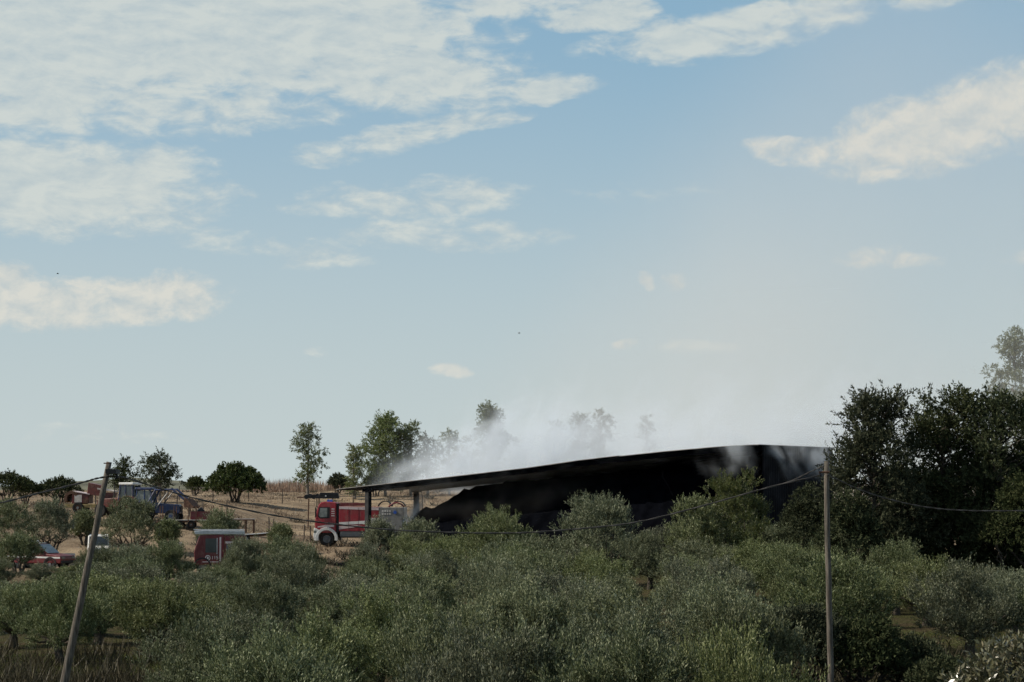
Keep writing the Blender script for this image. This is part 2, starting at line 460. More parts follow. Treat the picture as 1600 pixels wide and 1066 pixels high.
# ------------------------------------------------------------------ terrain
PY = [0, 15, 40, 60, 80, 100, 125, 140, 150, 157, 166, 180, 200, 230, 300, 340, 420, 600, 1500, 4000]
PM = [-3, -6, -8, -7.2, -5.9, -5.9, -5.9, -4.7, -4.2, -3.5, -3.15, -2.8, -1.6, .8, 2.9, 3.0, 1, -5, -9, -20]
PL = [-3, -6, -8, -7.2, -5.9, -6.0, -5.8, -4.25, -4.1, -3.3, -2.0, -.75, -.1, .7, 2.0, 2.1, .5, -5, -9, -20]
PR = [-3, -6, -8, -7.2, -5.7, -4.9, -4.4, -4.0, -3.7, -3.5, -3.2, -2.8, -1.6, .8, 2.9, 3.0, 1, -5, -9, -20]
def sst(a, b, x):
    t = np.clip((x - a) / (b - a), 0, 1); return t * t * (3 - 2 * t)
def terrain(x, y):
    x = np.asarray(x, float); y = np.asarray(y, float)
    m = np.interp(y, PY, PM); l = np.interp(y, PY, PL); r = np.interp(y, PY, PR)
    wl = 1 - sst(-27, -17, x); wr = sst(-2, 9, x)
    z = m * (1 - wl) * (1 - wr) + l * wl + r * wr * (1 - wl)
    z = z + 0.10 * np.sin(x * .55 + 1.3) * np.cos(y * .31) + 0.05 * np.sin(x * 1.7 + y * .9)
    return CZ + z
def gz(x, y): return float(terrain(x, y))

def ground():
    xs = np.concatenate([np.linspace(-1400, -80, 14)[:-1], np.linspace(-80, 80, 141), np.linspace(80, 1400, 14)[1:]])
    ys = np.concatenate([np.linspace(-60, 30, 20)[:-1], np.linspace(30, 340, 250), np.linspace(340, 4000, 60)[1:]])
    GX, GY = np.meshgrid(xs, ys)
    Z = terrain(GX, GY)
    vs = np.stack([GX.ravel(), GY.ravel(), Z.ravel()], 1)
    nx = len(xs); ny = len(ys)
    I = np.arange(nx * ny).reshape(ny, nx)
    fs = np.stack([I[:-1, :-1].ravel(), I[:-1, 1:].ravel(), I[1:, 1:].ravel(), I[1:, :-1].ravel()], 1)
    me = bpy.data.meshes.new('ground'); me.from_pydata(vs.tolist(), [], fs.tolist()); me.update()
    me.polygons.foreach_set('use_smooth', [True] * len(me.polygons))
    m = bpy.data.materials.new('earth'); m.use_nodes = True; n = m.node_tree; X.nt = n
    b = n.nodes['Principled BSDF']; b.inputs['Roughness'].default_value = 1.0; b.inputs['Specular IOR Level'].default_value = 0.05
    t = n.nodes.new('ShaderNodeTexCoord'); pos = X(t.outputs['Object'])
    x, y, z = X.sep(pos)
    big = X.noise(pos, .12, 5, .6); mid = X.noise(pos, .9, 5, .65); fin = X.noise(pos, 6.0, 4, .7)
    dry = X.mix(mid.smooth(.35, .65), (0.28, 0.22, 0.15), (0.20, 0.15, 0.105))
    dry = X.mix(big.smooth(.45, .65), dry, (0.37, 0.285, 0.19))
    dry = X.mix(fin.smooth(.5, .75) * .7, dry, (0.085, 0.06, 0.042))
    streak = X.noise(X.vec(x * .07, y * .55, 0.0), 1.0, 5, .65)
    dry = X.mix(streak.smooth(.50, .68) * .65, dry, (0.12, 0.085, 0.055))
    dry = X.mix(streak.smooth(.46, .30) * .5, dry, (0.34, 0.27, 0.19))
    weeds = X.noise(X.vec(x * .35, y * .35, 4.0), 1.0, 6, .7)
    dry = X.mix(weeds.smooth(.58, .68) * .7, dry, (0.075, 0.075, 0.035))
    gr = X.mix(mid.smooth(.35, .65), (0.055, 0.06, 0.022), (0.07, 0.055, 0.032))
    gr = X.mix(fin.smooth(.45, .7) * .6, gr, (0.03, 0.024, 0.016))
    c = X.mix((y + (mid - .5) * 8).smooth(132, 142), gr, dry)
    # burnt ground round the shed
    along = (x + 12.1) * .782 - (y - 160) * .623; across = (x + 12.1) * .623 + (y - 160) * .782
    burn = along.smooth(2.5, 6.0) * across.smooth(-9, -5) * across.smooth(14, 9) * along.smooth(44, 38)
    c = X.mix((burn + (mid - .5) * .5).smooth(.3, .6), c, (0.004, 0.004, 0.005))
    n.links.new(c.s, b.inputs['Base Color'])
    bn = n.nodes.new('ShaderNodeBump'); bn.inputs['Strength'].default_value = .8; bn.inputs['Distance'].default_value = .25
    n.links.new((fin + mid).s, bn.inputs['Height']); n.links.new(bn.outputs[0], b.inputs['Normal'])
    o = link_mesh('ground', me, m); o['kind'] = 'structure'; o['label'] = 'sloping ground of the grove and the dry field'
ground()

def far_hills():
    for nm, d, pts in (('hills', 2600, [(-300, 764), (0, 762), (60, 757), (130, 752), (200, 747), (240, 748), (300, 754), (420, 760), (700, 770), (1100, 766), (1500, 760), (2000, 770)]),):
        xs = np.linspace(-300, 2000, 120)
        top = np.interp(xs, [p[0] for p in pts], [p[1] for p in pts]) + rng.normal(0, .5, 120)
        vs = []; fs = []
        prof = [(0.0, 0.0), (.35, .55), (.7, .9), (1.0, 1.0), (1.4, .6), (2.0, 0.0)]
        for a, t in zip(xs, top):
            p = P(a, t, d)
            for f, h in prof: vs.append((p.x, d - 500 + 500 * f, CZ - 14 + (p.z - CZ + 14) * h))
        k = len(prof)
        for i in range(len(xs) - 1):
            for j in range(k - 1): fs.append((i * k + j, (i + 1) * k + j, (i + 1) * k + j + 1, i * k + j + 1))
        me = bpy.data.meshes.new(nm); me.from_pydata(vs, [], fs); me.update()
        me.polygons.foreach_set('use_smooth', [True] * len(me.polygons))
        o = link_mesh(nm, me, mat('far_scrub', (0.12, 0.12, 0.08), .95, var=.5, scale=.02)); o['kind'] = 'structure'
far_hills()

# ------------------------------------------------------------------ trees
def olive_variant(i, shrub=False):
    """about 5 m across and 4 m tall"""
    n = random.randint(7, 9)
    C = []; Rr = []
    for k in range(n):
        a = 2 * math.pi * k / n + random.uniform(-.35, .35)
        rr = random.uniform(1.1, 2.0)
        C.append((rr * math.cos(a), rr * math.sin(a), random.uniform(1.3, 2.5))); Rr.append(random.uniform(.45, .95))
    for k in range(5):
        a = random.uniform(0, 6.28); rr = random.uniform(0.1, 1.1)
        C.append((rr * math.cos(a), rr * math.sin(a), random.uniform(2.3, 3.2))); Rr.append(random.uniform(.4, .85))
    for k in range(7):
        a = 2 * math.pi * k / 7 + random.uniform(-.3, .3); rr = random.uniform(1.2, 1.8)
        C.append((rr * math.cos(a), rr * math.sin(a), random.uniform(.4, .9) if shrub else random.uniform(1.0, 1.5))); Rr.append(random.uniform(.5, .8))
    C.append((0, 0, 1.7)); Rr.append(1.0)
    B, D = tufts(C, Rr, 34, 7, 17, .62, .80, .1, minz=.15 if shrub else .45)
    crown = leaf_mesh('olive_crown', B, D, .096, .029, M_OLIVE)
    mb = MB()
    base = Vector((0, 0, 0)); fork = Vector((random.uniform(-.15, .15), random.uniform(-.15, .15), .95))
    mb.tube([base - Vector((0, 0, .5)), base + Vector((.03, .02, .3)), fork], [.30, .22, .18], 8)
    for c in C[::2] + C[-3:]: limb(mb, fork - Vector((0, 0, .1)), Vector(c), .10, .025, .25)
    trunk = mb.mesh('olive_trunk', True); trunk.materials.append(M_BARK)
    return crown, trunk

OLIVES = [olive_variant(i) for i in range(5)]
SHRUBS = [olive_variant(i, True) for i in range(3)]

def place_tree(name, meshes, loc, sx, sz, rz, label, cat='tree', group=None, sy=None):
    e = empty(name, loc, rz); e.scale = (sx, sy or sx, sz)
    c = link_mesh('crown', meshes[0], None, e); t = link_mesh('trunk', meshes[1], None, e)
    tag(e, label, cat, group)
    return e

ORD = ['first', 'second', 'third', 'fourth', 'fifth', 'sixth', 'seventh', 'eighth', 'ninth', 'tenth', 'eleventh', 'twelfth', 'thirteenth', 'fourteenth', 'fifteenth', 'sixteenth', 'seventeenth', 'eighteenth', 'nineteenth', 'twentieth', 'twenty-first', 'twenty-second', 'twenty-third', 'twenty-fourth', 'twenty-fifth']
BACK = [(-60, 880), (0, 878), (55, 886), (118, 882), (135, 850), (170, 845), (240, 834), (290, 838), (300, 868), (372, 866), (380, 832), (440, 826), (495, 838), (503, 862), (545, 858), (562, 836),
        (640, 832), (700, 828), (750, 804), (800, 800), (840, 815), (880, 826), (1000, 826), (1060, 806), (1130, 802), (1230, 798), (1300, 800), (1400, 795), (1440, 815), (1480, 862), (1700, 868)]
FRONT = [(-60, 890), (0, 885), (100, 888), (230, 872), (330, 900), (430, 890), (560, 888), (700, 880), (800, 884), (950, 876), (1100, 866), (1250, 868), (1350, 868), (1440, 878), (1540, 866), (1700, 862)]
def curve(tab, x): return float(np.interp(x, [a for a, b in tab], [b for a, b in tab]))

rows = []
NEAR = [(-60, 905), (0, 905), (200, 900), (330, 985), (430, 960), (560, 975), (700, 955), (800, 950), (950, 965), (1100, 950), (1230, 930), (1300, 900), (1440, 905), (1560, 895), (1700, 895)]
for k, d in enumerate((56, 65, 74, 83, 92, 101, 111, 122)):
    s = ((d - 56) / 78.0) ** .62
    step = 4.2 * F / d
    x = -60 + ((k * .618) % 1.0) * step
    L = []
    while x < 1670:
        px = x + random.uniform(-.22, .22) * step
        top = curve(BACK, px) * s + curve(NEAR, px) * (1 - s) + random.uniform(-9, 14)
        if d > 105: top = max(top, 900 if px < 140 else 874 if 255 < px < 405 else 868 if 475 < px < 565 else 0)
        skip = (d < 78 and (px < 300 or px > 1225)) or (d > 118 and px > 1450)
        if not skip: L.append((px, top, random.uniform(3.7, 5.6), 1 if d < 70 or (d < 100 and 330 < px < 1230) else 0))
        x += step
    rows.append((d, L))
for (ri, ex) in ((0, (852, 958, 4.6, 1)), (2, (846, 905, 4.6, 1)), (4, (850, 876, 4.8, 0)), (6, (852, 852, 4.8, 0))): rows[ri][1].append(ex)
rows.append((134, [(-8, 868, 3.4, 0), (62, 892, 2.4, 0), (106, 890, 2.4, 0), (156, 842, 3.2, 0), (205, 840, 4.4, 0), (262, 836, 4.2, 0), (362, 856, 2.4, 0), (390, 830, 4.0, 0), (446, 826, 4.8, 0), (484, 846, 2.4, 0), (578, 840, 3.2, 0), (628, 833, 4.0, 0), (692, 829, 4.4, 0), (760, 812, 5, 0),
             (840, 823, 5, 0), (908, 831, 5, 0), (985, 831, 5, 0), (1050, 814, 5, 0), (1115, 806, 5, 0), (1185, 802, 5, 0), (1250, 799, 5, 0), (1330, 797, 5, 0), (1402, 799, 4.5, 0)]))
ROWNAMES = ['nearest', 'second', 'third', 'fourth', 'fifth', 'sixth', 'seventh', 'eighth', 'rearmost']
vi = 0
for (d, L), rn in zip(rows, ROWNAMES):
    L = sorted(L)
    for i, (px, top, w, sh) in enumerate(L):
        p = P(px, top, d + random.uniform(-1.5, 1.5))
        g = gz(p.x, p.y)
        h = min(max(p.z - g, 1.25), 6.5)
        vset = SHRUBS if sh == 1 else OLIVES
        lab = 'grey-green olive tree, %s from the left in the %s row of the grove' % (ORD[i], rn)
        place_tree('olive_tree', vset[vi % len(vset)], (p.x, p.y, g), w / 5.2, h / 4.15, random.uniform(0, 6.28), lab, 'olive tree', 'olive trees of the grove')
        vi += 1

def generic_tree(C, Rr, per_r2, per, slen, up, ll, lw, m, trunk_h, tr, squash=1.0, spread=.7, inner=.4, fork_n=1, bark=None, minz=.2, lean=0.0, leader=None, sides=6, tuft=False):
    ns = [max(6, per_r2 * r * r) for r in Rr]
    B, D = shoots(C, Rr, ns, per, slen, up, ll, spread=spread, inner=inner, squash=squash, minz=minz)
    if tuft: B, D = tufts(C, Rr, 18, 7, 14, .55, .75, ll, minz=minz)
    crown = leaf_mesh('crown', B, D, ll, lw, m)
    mb = MB()
    if fork_n == 1:
        topz = leader or max(c[2] for c in C) * .92
        pts = [Vector((0, 0, -.6))] + [Vector((lean * t + random.gauss(0, .05), random.gauss(0, .05), topz * t)) for t in (0.05, .25, .5, .75, 1.0)]
        mb.tube(pts, [tr * 1.25, tr, tr * .8, tr * .6, tr * .38, tr * .12], 8)
        for c in C:
            z0 = max(trunk_h * .7, c[2] - random.uniform(.6, 1.6)); z0 = min(z0, topz * .95)
            limb(mb, (lean * z0 / topz, 0, z0), c, tr * .32, tr * .06, .25, sides=sides)
    else:
        for k in range(fork_n):
            a = 6.28 * k / fork_n + random.uniform(-.3, .3)
            q = Vector((math.cos(a) * trunk_h * .6, math.sin(a) * trunk_h * .6, trunk_h))
            limb(mb, (math.cos(a) * .15, math.sin(a) * .15, -.4), q, tr, tr * .6, .2, sides=7)
            near = sorted(C, key=lambda c: (Vector(c) - q).length)[:4]
            for c in near: limb(mb, q, c, tr * .5, tr * .1, .2, sides=sides)
    t = mb.mesh('trunk', True); t.materials.append(bark or M_BARK)
    return crown, t

def tall_dark(w, h, seed):
    """tall dark-leaved tree: clumps stacked round several leaders, feathery top"""
    random.seed(seed); h *= .91
    C = []; Rr = []
    for k in range(84):
        t = .08 + .90 * random.random() ** .9
        rad = w * .5 * (math.sin(math.pi * min(1, .22 + t * .70)) ** .6) * random.uniform(.2, 1.0)
        a = random.uniform(0, 6.28)
        C.append((rad * math.cos(a), rad * math.sin(a), h * t)); Rr.append(random.uniform(.55, .95) * (1.15 - .4 * t))
    return generic_tree(C, Rr, 66, 20, .75, .35, .185, .066, M_OAK, h * .15, .2, inner=.3, spread=.6)

def eucalyptus(w, h, seed, n=20, m=None, base=.25, dens=1.0):
    random.seed(seed)
    h *= .955
    C = []; Rr = []
    n = int(n * 1.5)
    for k in range(n):
        t = base + (1 - base) * (k + random.random()) / n
        env = w * .5 * (math.sin(math.pi * min(1, (t - base) / (1 - base) * .82 + .14)) ** .8)
        a = random.uniform(0, 6.28); rad = env * random.uniform(.1, 1.0)
        C.append((rad * math.cos(a), rad * math.sin(a), h * t * .96)); Rr.append(random.uniform(.32, .6) * w * .24 + .22)
    return generic_tree(C, Rr, 46 * dens, 14, .55, -.1, .24, .075, m or M_EUC, h * base, .16, spread=.75, inner=.2, bark=M_PALEBARK)

def dome(w, h, seed, m, n=26, fork=6, ll=.18, lw=.10, low=.3, dens=80, tuft=False):
    random.seed(seed)
    C = []; Rr = []
    for k in range(n):
        a = 2.39996 * k; q = (k + .5) / n
        rad = w * .5 * .82 * math.sqrt(q)
        zz = h * (low + (0.86 - low) * math.sqrt(max(0, 1 - q * .9)) * random.uniform(.75, 1.0))
        C.append((rad * math.cos(a), rad * math.sin(a), zz)); Rr.append(random.uniform(.85, 1.15) * min(w, h) * .14)
    return generic_tree(C, Rr, dens / (min(w, h) * .14) ** 2 * .30, 16, .35, .35, ll, lw, m, h * .25, .11, fork_n=fork, inner=.3, tuft=tuft)

def put(name, meshes, px, base_py, d, label, cat='tree', group=None, z=None, rz=0):
    p = P(px, base_py, d)
    g = gz(p.x, p.y) if z is None else z
    return place_tree(name, meshes, (p.x, p.y, g), 1, 1, rz, label, cat, group)

def hgt(px, top, d):
    p = P(px, top, d); return p.z - gz(p.x, p.y)

# tall dark trees at the right
G = 'tall dark trees at the right'
for px, top, d, w, sd, lab in (
        (1364, 600, 108, 4.9, 11, 'tall dark broad-leaved tree directly behind the right utility pole'),
        (1470, 594, 110, 5.2, 12, 'tall dark tree with feathery top, second from the right pole'),
        (1562, 598, 109, 5.8, 13, 'tall dark tree beside the right edge, third from the pole'),
        (1655, 590, 112, 5.2, 14, 'tall dark tree cut by the right picture edge')):
    put('dark_tree', tall_dark(w, hgt(px, top, d), sd), px, top, d, lab, 'tree', G)
for px, top, d, w, sd, lab in (
        (1415, 700, 113, 4.5, 21, 'lower dark tree filling the gap behind the first two tall trees'),
        (1520, 690, 114, 4.5, 22, 'lower dark tree filling the gap left of the third tall tree'),
        (1262, 752, 118, 3.6, 23, 'dark green bush left of the right pole against the burnt shed'),
        (1325, 745, 104, 3.2, 24, 'dark bush at the foot of the tall tree beside the right pole'),
        (1600, 720, 106, 4.2, 25, 'dark bush at the right edge below the tall trees')):
    h = hgt(px, top, d)
    put('dark_bush', dome(w, h, sd, M_OAK, n=30, fork=4, ll=.15, lw=.055, low=.15, dens=120), px, top, d, lab, 'bush')
for px, top, d, w, sd, lab in (  # dark-leaved bushes added to stand in for the shade under the trees
        (1255, 940, 71, 3.2, 26, 'added dark bush standing in for canopy shade just left of the right pole foot'),
        (1350, 962, 71, 3.0, 27, 'added dark bush standing in for canopy shade just right of the right pole foot'),
        (1420, 992, 72, 2.8, 29, 'added dark bush serving as shade between the right pole and the glossy-leaved tree'),
        (1480, 1020, 66, 2.6, 28, 'low dark bush added as shade under the olives left of the glossy-leaved tree')):
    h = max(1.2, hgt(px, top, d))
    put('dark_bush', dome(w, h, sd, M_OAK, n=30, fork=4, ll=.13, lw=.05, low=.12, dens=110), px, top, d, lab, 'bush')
# bushes standing in front of the shed
for px, top, d, w, sd, m, lab in (
        (935, 752, 124, 5.0, 31, M_OLIVE, 'rounded olive bush alone against the black middle of the shed'),
        (1148, 722, 122, 4.7, 32, M_GREEN, 'tall green bush in front of the smoking right corner of the shed'),
        (1085, 765, 121, 3.6, 33, M_OLIVE, 'lower bush adjoining the tall green bush before the shed'),
        (775, 793, 130, 5.4, 34, M_OLIVE, 'low olive bush below the burnt heap in front of the shed'),
        (655, 812, 146, 3.2, 35, M_OLIVE, 'small bush at the foot of the burnt heap'),
        (595, 812, 152, 2.4, 36, M_OLIVE, 'small bush beside the front shed post, hiding the truck wheels')):
    h = hgt(px, top, d)
    put('olive_bush', dome(w, h, sd, m, n=34, fork=5, ll=.115, lw=.034, low=.12, dens=150, tuft=True), px, top, d, lab, 'bush')
# darker olives by the farm yard
for px, top, d, w, sd, lab in (
        (205, 772, 151, 4.2, 41, 'round dark olive tree in front of the blue tractor'),
        (78, 775, 153, 3.8, 42, 'round dark olive tree under the red farm machine'),
        (8, 772, 150, 4.0, 43, 'dark olive tree at the left picture edge above the jeep'),
        (345, 792, 150, 3.2, 44, 'small olive tree behind the ladder fire engine'),
        (132, 800, 160, 2.0, 46, 'small olive bush between the blue barrel and the leaning pole'),
        (262, 812, 156, 1.8, 47, 'small bush below the stake trailer deck'),
        (440, 822, 158, 1.6, 48, 'small bush at the foot of the lower fence left of the fire truck'),
        (30, 835, 140, 3.0, 45, 'small olive bush hiding the tail of the red jeep')):
    h = hgt(px, top, d)
    put('olive_bush', dome(w, h, sd, M_OLIVE, n=34, fork=5, ll=.115, lw=.034, low=.12, dens=150, tuft=True), px, top, d, lab, 'olive tree')
# trees on the skyline
for px, top, d, w, sd, n, lab in (
        (482, 660, 232, 3.3, 51, 20, 'slender eucalyptus standing alone on the field crest'),
        (604, 645, 236, 6.0, 53, 36, 'broad eucalyptus above the left end of the shed roof'),
        (642, 660, 238, 4.6, 60, 24, 'eucalyptus leaning on the right side of the broad one'),
        (668, 676, 240, 2.6, 54, 14, 'thin eucalyptus just right of the broad one above the roof'),
        (702, 671, 240, 3.6, 55, 18, 'small round-topped eucalyptus before the thick smoke'),
        (765, 630, 240, 5.2, 56, 30, 'tall eucalyptus with its foot in the thick smoke'),
        (866, 654, 246, 2.6, 57, 14, 'pale thin eucalyptus left of the pair in the smoke'),
        (905, 640, 244, 3.6, 58, 20, 'left eucalyptus of the pair in the smoke'),
        (937, 636, 246, 3.8, 59, 20, 'right eucalyptus of the pair in the smoke'),
        (1010, 642, 250, 2.4, 61, 14, 'faint lone eucalyptus in the smoke above the middle roof'),
        (1584, 497, 205, 6.0, 62, 40, 'very tall hazy eucalyptus behind the dark trees at the right edge')):
    put('eucalyptus_tree', eucalyptus(w, hgt(px, top, d), sd, n, base=.2 if px < 600 else .12), px, top, d, lab, 'tree', 'eucalyptus trees on the skyline')
put('poplar_tree', eucalyptus(1.9, hgt(553, 696, 228), 63, 16, M_POPLAR, .1, 1.6), 553, 700, 228, 'small yellow-green tree left of the shed roof tip', 'tree')
put('fig_tree', dome(6.3, hgt(368, 723, 212), 71, M_FIG, n=70, fork=7, ll=.2, lw=.12, low=.05, dens=105), 368, 730, 212, 'dome-shaped green fig tree alone on the dry field', 'tree')
for px, top, d, w, sd, m, lab in (
        (250, 712, 214, 4.2, 81, M_OAK, 'open-crowned tree behind the blue tractor'),
        (192, 721, 216, 2.8, 82, M_OAK, 'thin sparse tree right of the leaning pole top')):
    put('field_tree', eucalyptus(w, hgt(px, top, d), sd, 18, m, .35, .8), px, top, d, lab, 'tree')
for px, top, d, w, sd, lab in (
        (12, 734, 200, 4.6, 83, 'dark bush on the skyline at the left edge'),
        (40, 748, 204, 2.6, 87, 'small dark bush next to the left edge bush on the skyline'),
        (92, 746, 205, 4.6, 84, 'low wide dark bush above the red farm machine'),
        (588, 742, 236, 3.6, 88, 'dark bush on the skyline just above the left roof end'),
        (305, 744, 250, 2.0, 85, 'tiny bush on the skyline left of the fig tree'),
        (528, 741, 250, 2.2, 86, 'tiny dark bush among the reeds near the roof tip')):
    put('field_bush', dome(w, max(1.0, hgt(px, top, d)), sd, M_OAK, n=24, fork=4, ll=.19, lw=.08, low=.15, dens=60), px, top, d, lab, 'bush')
# yellowish shrub in the grove and the leathery-leaved tree at the lower right
put('yellow_shrub', dome(2.0, hgt(1130, 868, 96), 91, M_POPLAR, n=14, fork=4, ll=.12, lw=.05, low=.4, dens=35), 1130, 868, 96, 'yellow-green shrub glowing among the grey olives left of the right pole', 'shrub')
put('leathery_tree', dome(3.4, hgt(1575, 962, 46), 92, M_GLOSSY, n=26, fork=5, ll=.15, lw=.065, low=.3, dens=55), 1575, 965, 46, 'near tree with large glossy leaves in the lower right corner', 'tree')
random.seed(99)

# ------------------------------------------------------------------ ground cover
def blades(name, spots, hmin, hmax, width, m, label, lean=.25):
    spots = np.asarray(spots); n = len(spots)
    d = np.stack([rng.normal(0, lean, n), rng.normal(0, lean, n), np.ones(n)], 1)
    me = leaf_mesh(name, spots, d * 1.0, 1.0, width, m)
    co = np.empty(len(me.vertices) * 3, np.float32); me.vertices.foreach_get('co', co); co = co.reshape(n, 4, 3)
    h = rng.uniform(hmin, hmax, n)[:, None]
    co[:, :, 2] = co[:, :1, 2] + (co[:, :, 2] - co[:, :1, 2]) * h
    me.vertices.foreach_set('co', co.ravel()); me.update()
    o = link_mesh(name, me, None); o['kind'] = 'stuff'; o['label'] = label
    return o
def scatter(n, x0, x1, y0, y1, clump=0.0):
    xs = rng.uniform(x0, x1, n); ys = rng.uniform(y0, y1, n)
    if clump:
        k = max(3, n // 60); cx = rng.uniform(x0, x1, k); cy = rng.uniform(y0, y1, k); j = rng.integers(0, k, n)
        xs = cx[j] + rng.normal(0, clump, n); ys = cy[j] + rng.normal(0, clump, n)
    return np.stack([xs, ys, terrain(xs, ys) - .03], 1)
# reeds along the field crest
sp = []
for a, b, den in ((408, 450, 1500), (430, 480, 1800), (470, 548, 1500), (300, 560, 500)):
    q = scatter(den, P(a, 750, 285).x, P(b, 750, 285).x, 276, 298, .8); sp.append(q)
blades('dry_reeds', np.concatenate(sp), .25, 1.7, .07, M_REED, 'reddish dry reeds along the crest of the field', .28)
blades('dry_grass', np.concatenate([scatter(26000, -62, 8, 172, 300, .8), scatter(14000, -50, -8, 156, 205, .5)]), .10, .42, .05, M_STRAW, 'pale dry grass tufts over the field')
blades('field_weeds', np.concatenate([scatter(5000, -60, 0, 168, 290, .35), scatter(4000, -48, -8, 150, 172, .3)]), .15, .6, .06, M_WEED, 'dark dry weeds dotted over the field', .4)
blades('green_grass', np.concatenate([scatter(26000, -21, -5, 76, 86), scatter(5000, 14, 22, 74, 90)]), .08, .26, .03, M_GRASS, 'short green grass under the olives', .35)
blades('dry_weeds', np.concatenate([scatter(20000, -19, -5, 62, 76, .45), scatter(5000, -21, -6, 75, 88, .35), scatter(16000, 7, 20, 58, 84, .45)]), .2, .9, .035, M_WEED, 'brown weeds in front of the grove', .35)

# ------------------------------------------------------------------ shed
def shed():
    A = Vector((P(540, 763, 160).x, 160.0)); B = Vector((P(1185, 695, 138).x, 138.0))
    ab = (B - A); LAB = ab.length; ab = ab / LAB
    dep = Vector((-ab.y, ab.x)); 
    if dep.y < 0: dep = -dep
    root = empty('burnt_shed', (A.x, A.y, gz(A.x, A.y)))
    tag(root, 'long fire-blackened open shed with thin sloping roof, smoke rising from it', 'shed')
    inv = -Vector(root.location)
    def W(s, q, z): return Vector((A.x + ab.x * s + dep.x * q, A.y + ab.y * s + dep.y * q, z)) + inv
    prof = [(530, 764.5), (540, 763), (620, 754), (700, 745), (765, 737.5), (830, 730), (900, 720.5), (968, 711.5), (972, 712.5), (1040, 705.5), (1100, 700), (1145, 697), (1188, 694.5)]
    S = []
    for px, py in prof:
        k = (px - 800) / F
        s = (k * A.y - A.x) / (ab.x - k * ab.y)
        S.append((s, P(px, py, A.y + ab.y * s).z + (random.uniform(-.035, .035) if 0 < px - 540 < 640 else 0)))
    DEPTH = 9.2
    # roof sheets, one per bay
    for i in range(len(S) - 1):
        (s0, z0), (s1, z1) = S[i], S[i + 1]
        if s1 - s0 < .5: continue
        t = .035 if i % 2 else .028
        mb = MB()
        q0, q1 = -.25, (6.6 if s0 < 4 else DEPTH)
        vs = [W(s, q, z + dz) for dz in (-t, 0) for s, z, q in ((s0 - .05, z0, q0), (s1 + .05, z1, q0), (s1 + .05, z1, q1), (s0 - .05, z0, q1))]
        mb.add(vs, [(3, 2, 1, 0), (4, 5, 6, 7), (0, 1, 5, 4), (1, 2, 6, 5), (2, 3, 7, 6), (3, 0, 4, 7)])
        mb.build('roof_sheet', M_ROOFTOP, root)
        # soot-covered lining below each sheet
        mb = MB()
        vs = [W(s, q, z + dz) for dz in (-t - .05, -t - .01) for s, z, q in ((s0, z0, q0 + .12), (s1, z1, q0 + .12), (s1, z1, q1 - .05), (s0, z0, q1 - .05))]
        mb.add(vs, [(3, 2, 1, 0), (4, 5, 6, 7), (0, 1, 5, 4), (1, 2, 6, 5), (2, 3, 7, 6), (3, 0, 4, 7)])
        mb.build('roof_lining', M_UNDER if s0 < 7 else M_SOOT, root)
    zat = lambda s: float(np.interp(s, [a for a, b in S], [b for a, b in S])) - CZ * 0
    # front and rear beams
    for q, s_a, s_b in ((.2, 1.9, LAB - .1), (5.5, 1.9, LAB - .1)):
        mb = MB(); n = 14
        for k in range(n):
            a = s_a + (s_b - s_a) * k / n; b = s_a + (s_b - s_a) * (k + 1) / n
            vs = [W(s, q + dq, zat(s) - dz) for dz in (.38, .10) for s, dq in ((a, -.08), (b, -.08), (b, .08), (a, .08))]
            mb.add(vs, [(3, 2, 1, 0), (4, 5, 6, 7), (0, 1, 5, 4), (1, 2, 6, 5), (2, 3, 7, 6), (3, 0, 4, 7)])
        mb.build('roof_beam', M_SOOT, root)
    def post(s, q, w=.17, m=M_POST, cap=True):
        zt = zat(s) - .12
        p = W(s, q, 0) - inv
        zb = gz(p.x, p.y) - .3
        mb = MB()
        vs = [W(s + ds, q + dq, z) for z in (zb, zt) for ds, dq in ((-w, -w), (w, -w), (w, w), (-w, w))]
        mb.add(vs, [(3, 2, 1, 0), (4, 5, 6, 7), (0, 1, 5, 4), (1, 2, 6, 5), (2, 3, 7, 6), (3, 0, 4, 7)])
        o = mb.build('post', m, root)
        if cap:
            mb = MB()
            vs = [W(s + ds, q + dq, z) for z in (zt - .32, zt - .06) for ds, dq in ((-w * 2.4, -w * 1.2), (w * 2.4, -w * 1.2), (w * 2.4, w * 1.2), (-w * 2.4, w * 1.2))]
            mb.add(vs, [(3, 2, 1, 0), (4, 5, 6, 7), (0, 1, 5, 4), (1, 2, 6, 5), (2, 3, 7, 6), (3, 0, 4, 7)])
            mb.build('bracket', M_SOOT, o)
    k = (573 - 800) / F; s573 = (k * A.y - A.x) / (ab.x - k * ab.y)
    for i in range(6):
        s = s573 + i * (LAB - .4 - s573) / 5
        if i in (0, 5): post(s, .2, m=M_POST if i == 0 else M_SOOT)
        if i < 1: post(s, 5.5, .15, m=M_POST if i == 0 else M_SOOT)
    # sheets of the rear wall and of the right end wall, each its own piece
    def sheet(s0, q0, s1, q1, zb, zt0, zt1, nm, m):
        a = W(s0, q0, 0); b = W(s1, q1, 0)
        t = (b - a); t.z = 0; L = t.length; t.normalize(); nrm = Vector((t.y, -t.x, 0))
        mb = MB(); n = 8; vs = []
        for off in (0.0, .05):
            for k in range(n + 1):
                f = k / n; wob = .035 if k % 2 else 0
                p = a + t * L * f + nrm * (wob + off)
                vs.append((p.x, p.y, zb + inv.z)); vs.append((p.x, p.y, zt0 + (zt1 - zt0) * f + inv.z))
        m2 = 2 * (n + 1); fs = []
        for k in range(n):
            i = 2 * k
            fs += [(i, i + 1, i + 3, i + 2), (m2 + i + 2, m2 + i + 3, m2 + i + 1, m2 + i), (i + 1, m2 + i + 1, m2 + i + 3, i + 3)]
        mb.add(vs, fs); mb.build(nm, m, root)
    zb = CZ - 6
    s = 8.5
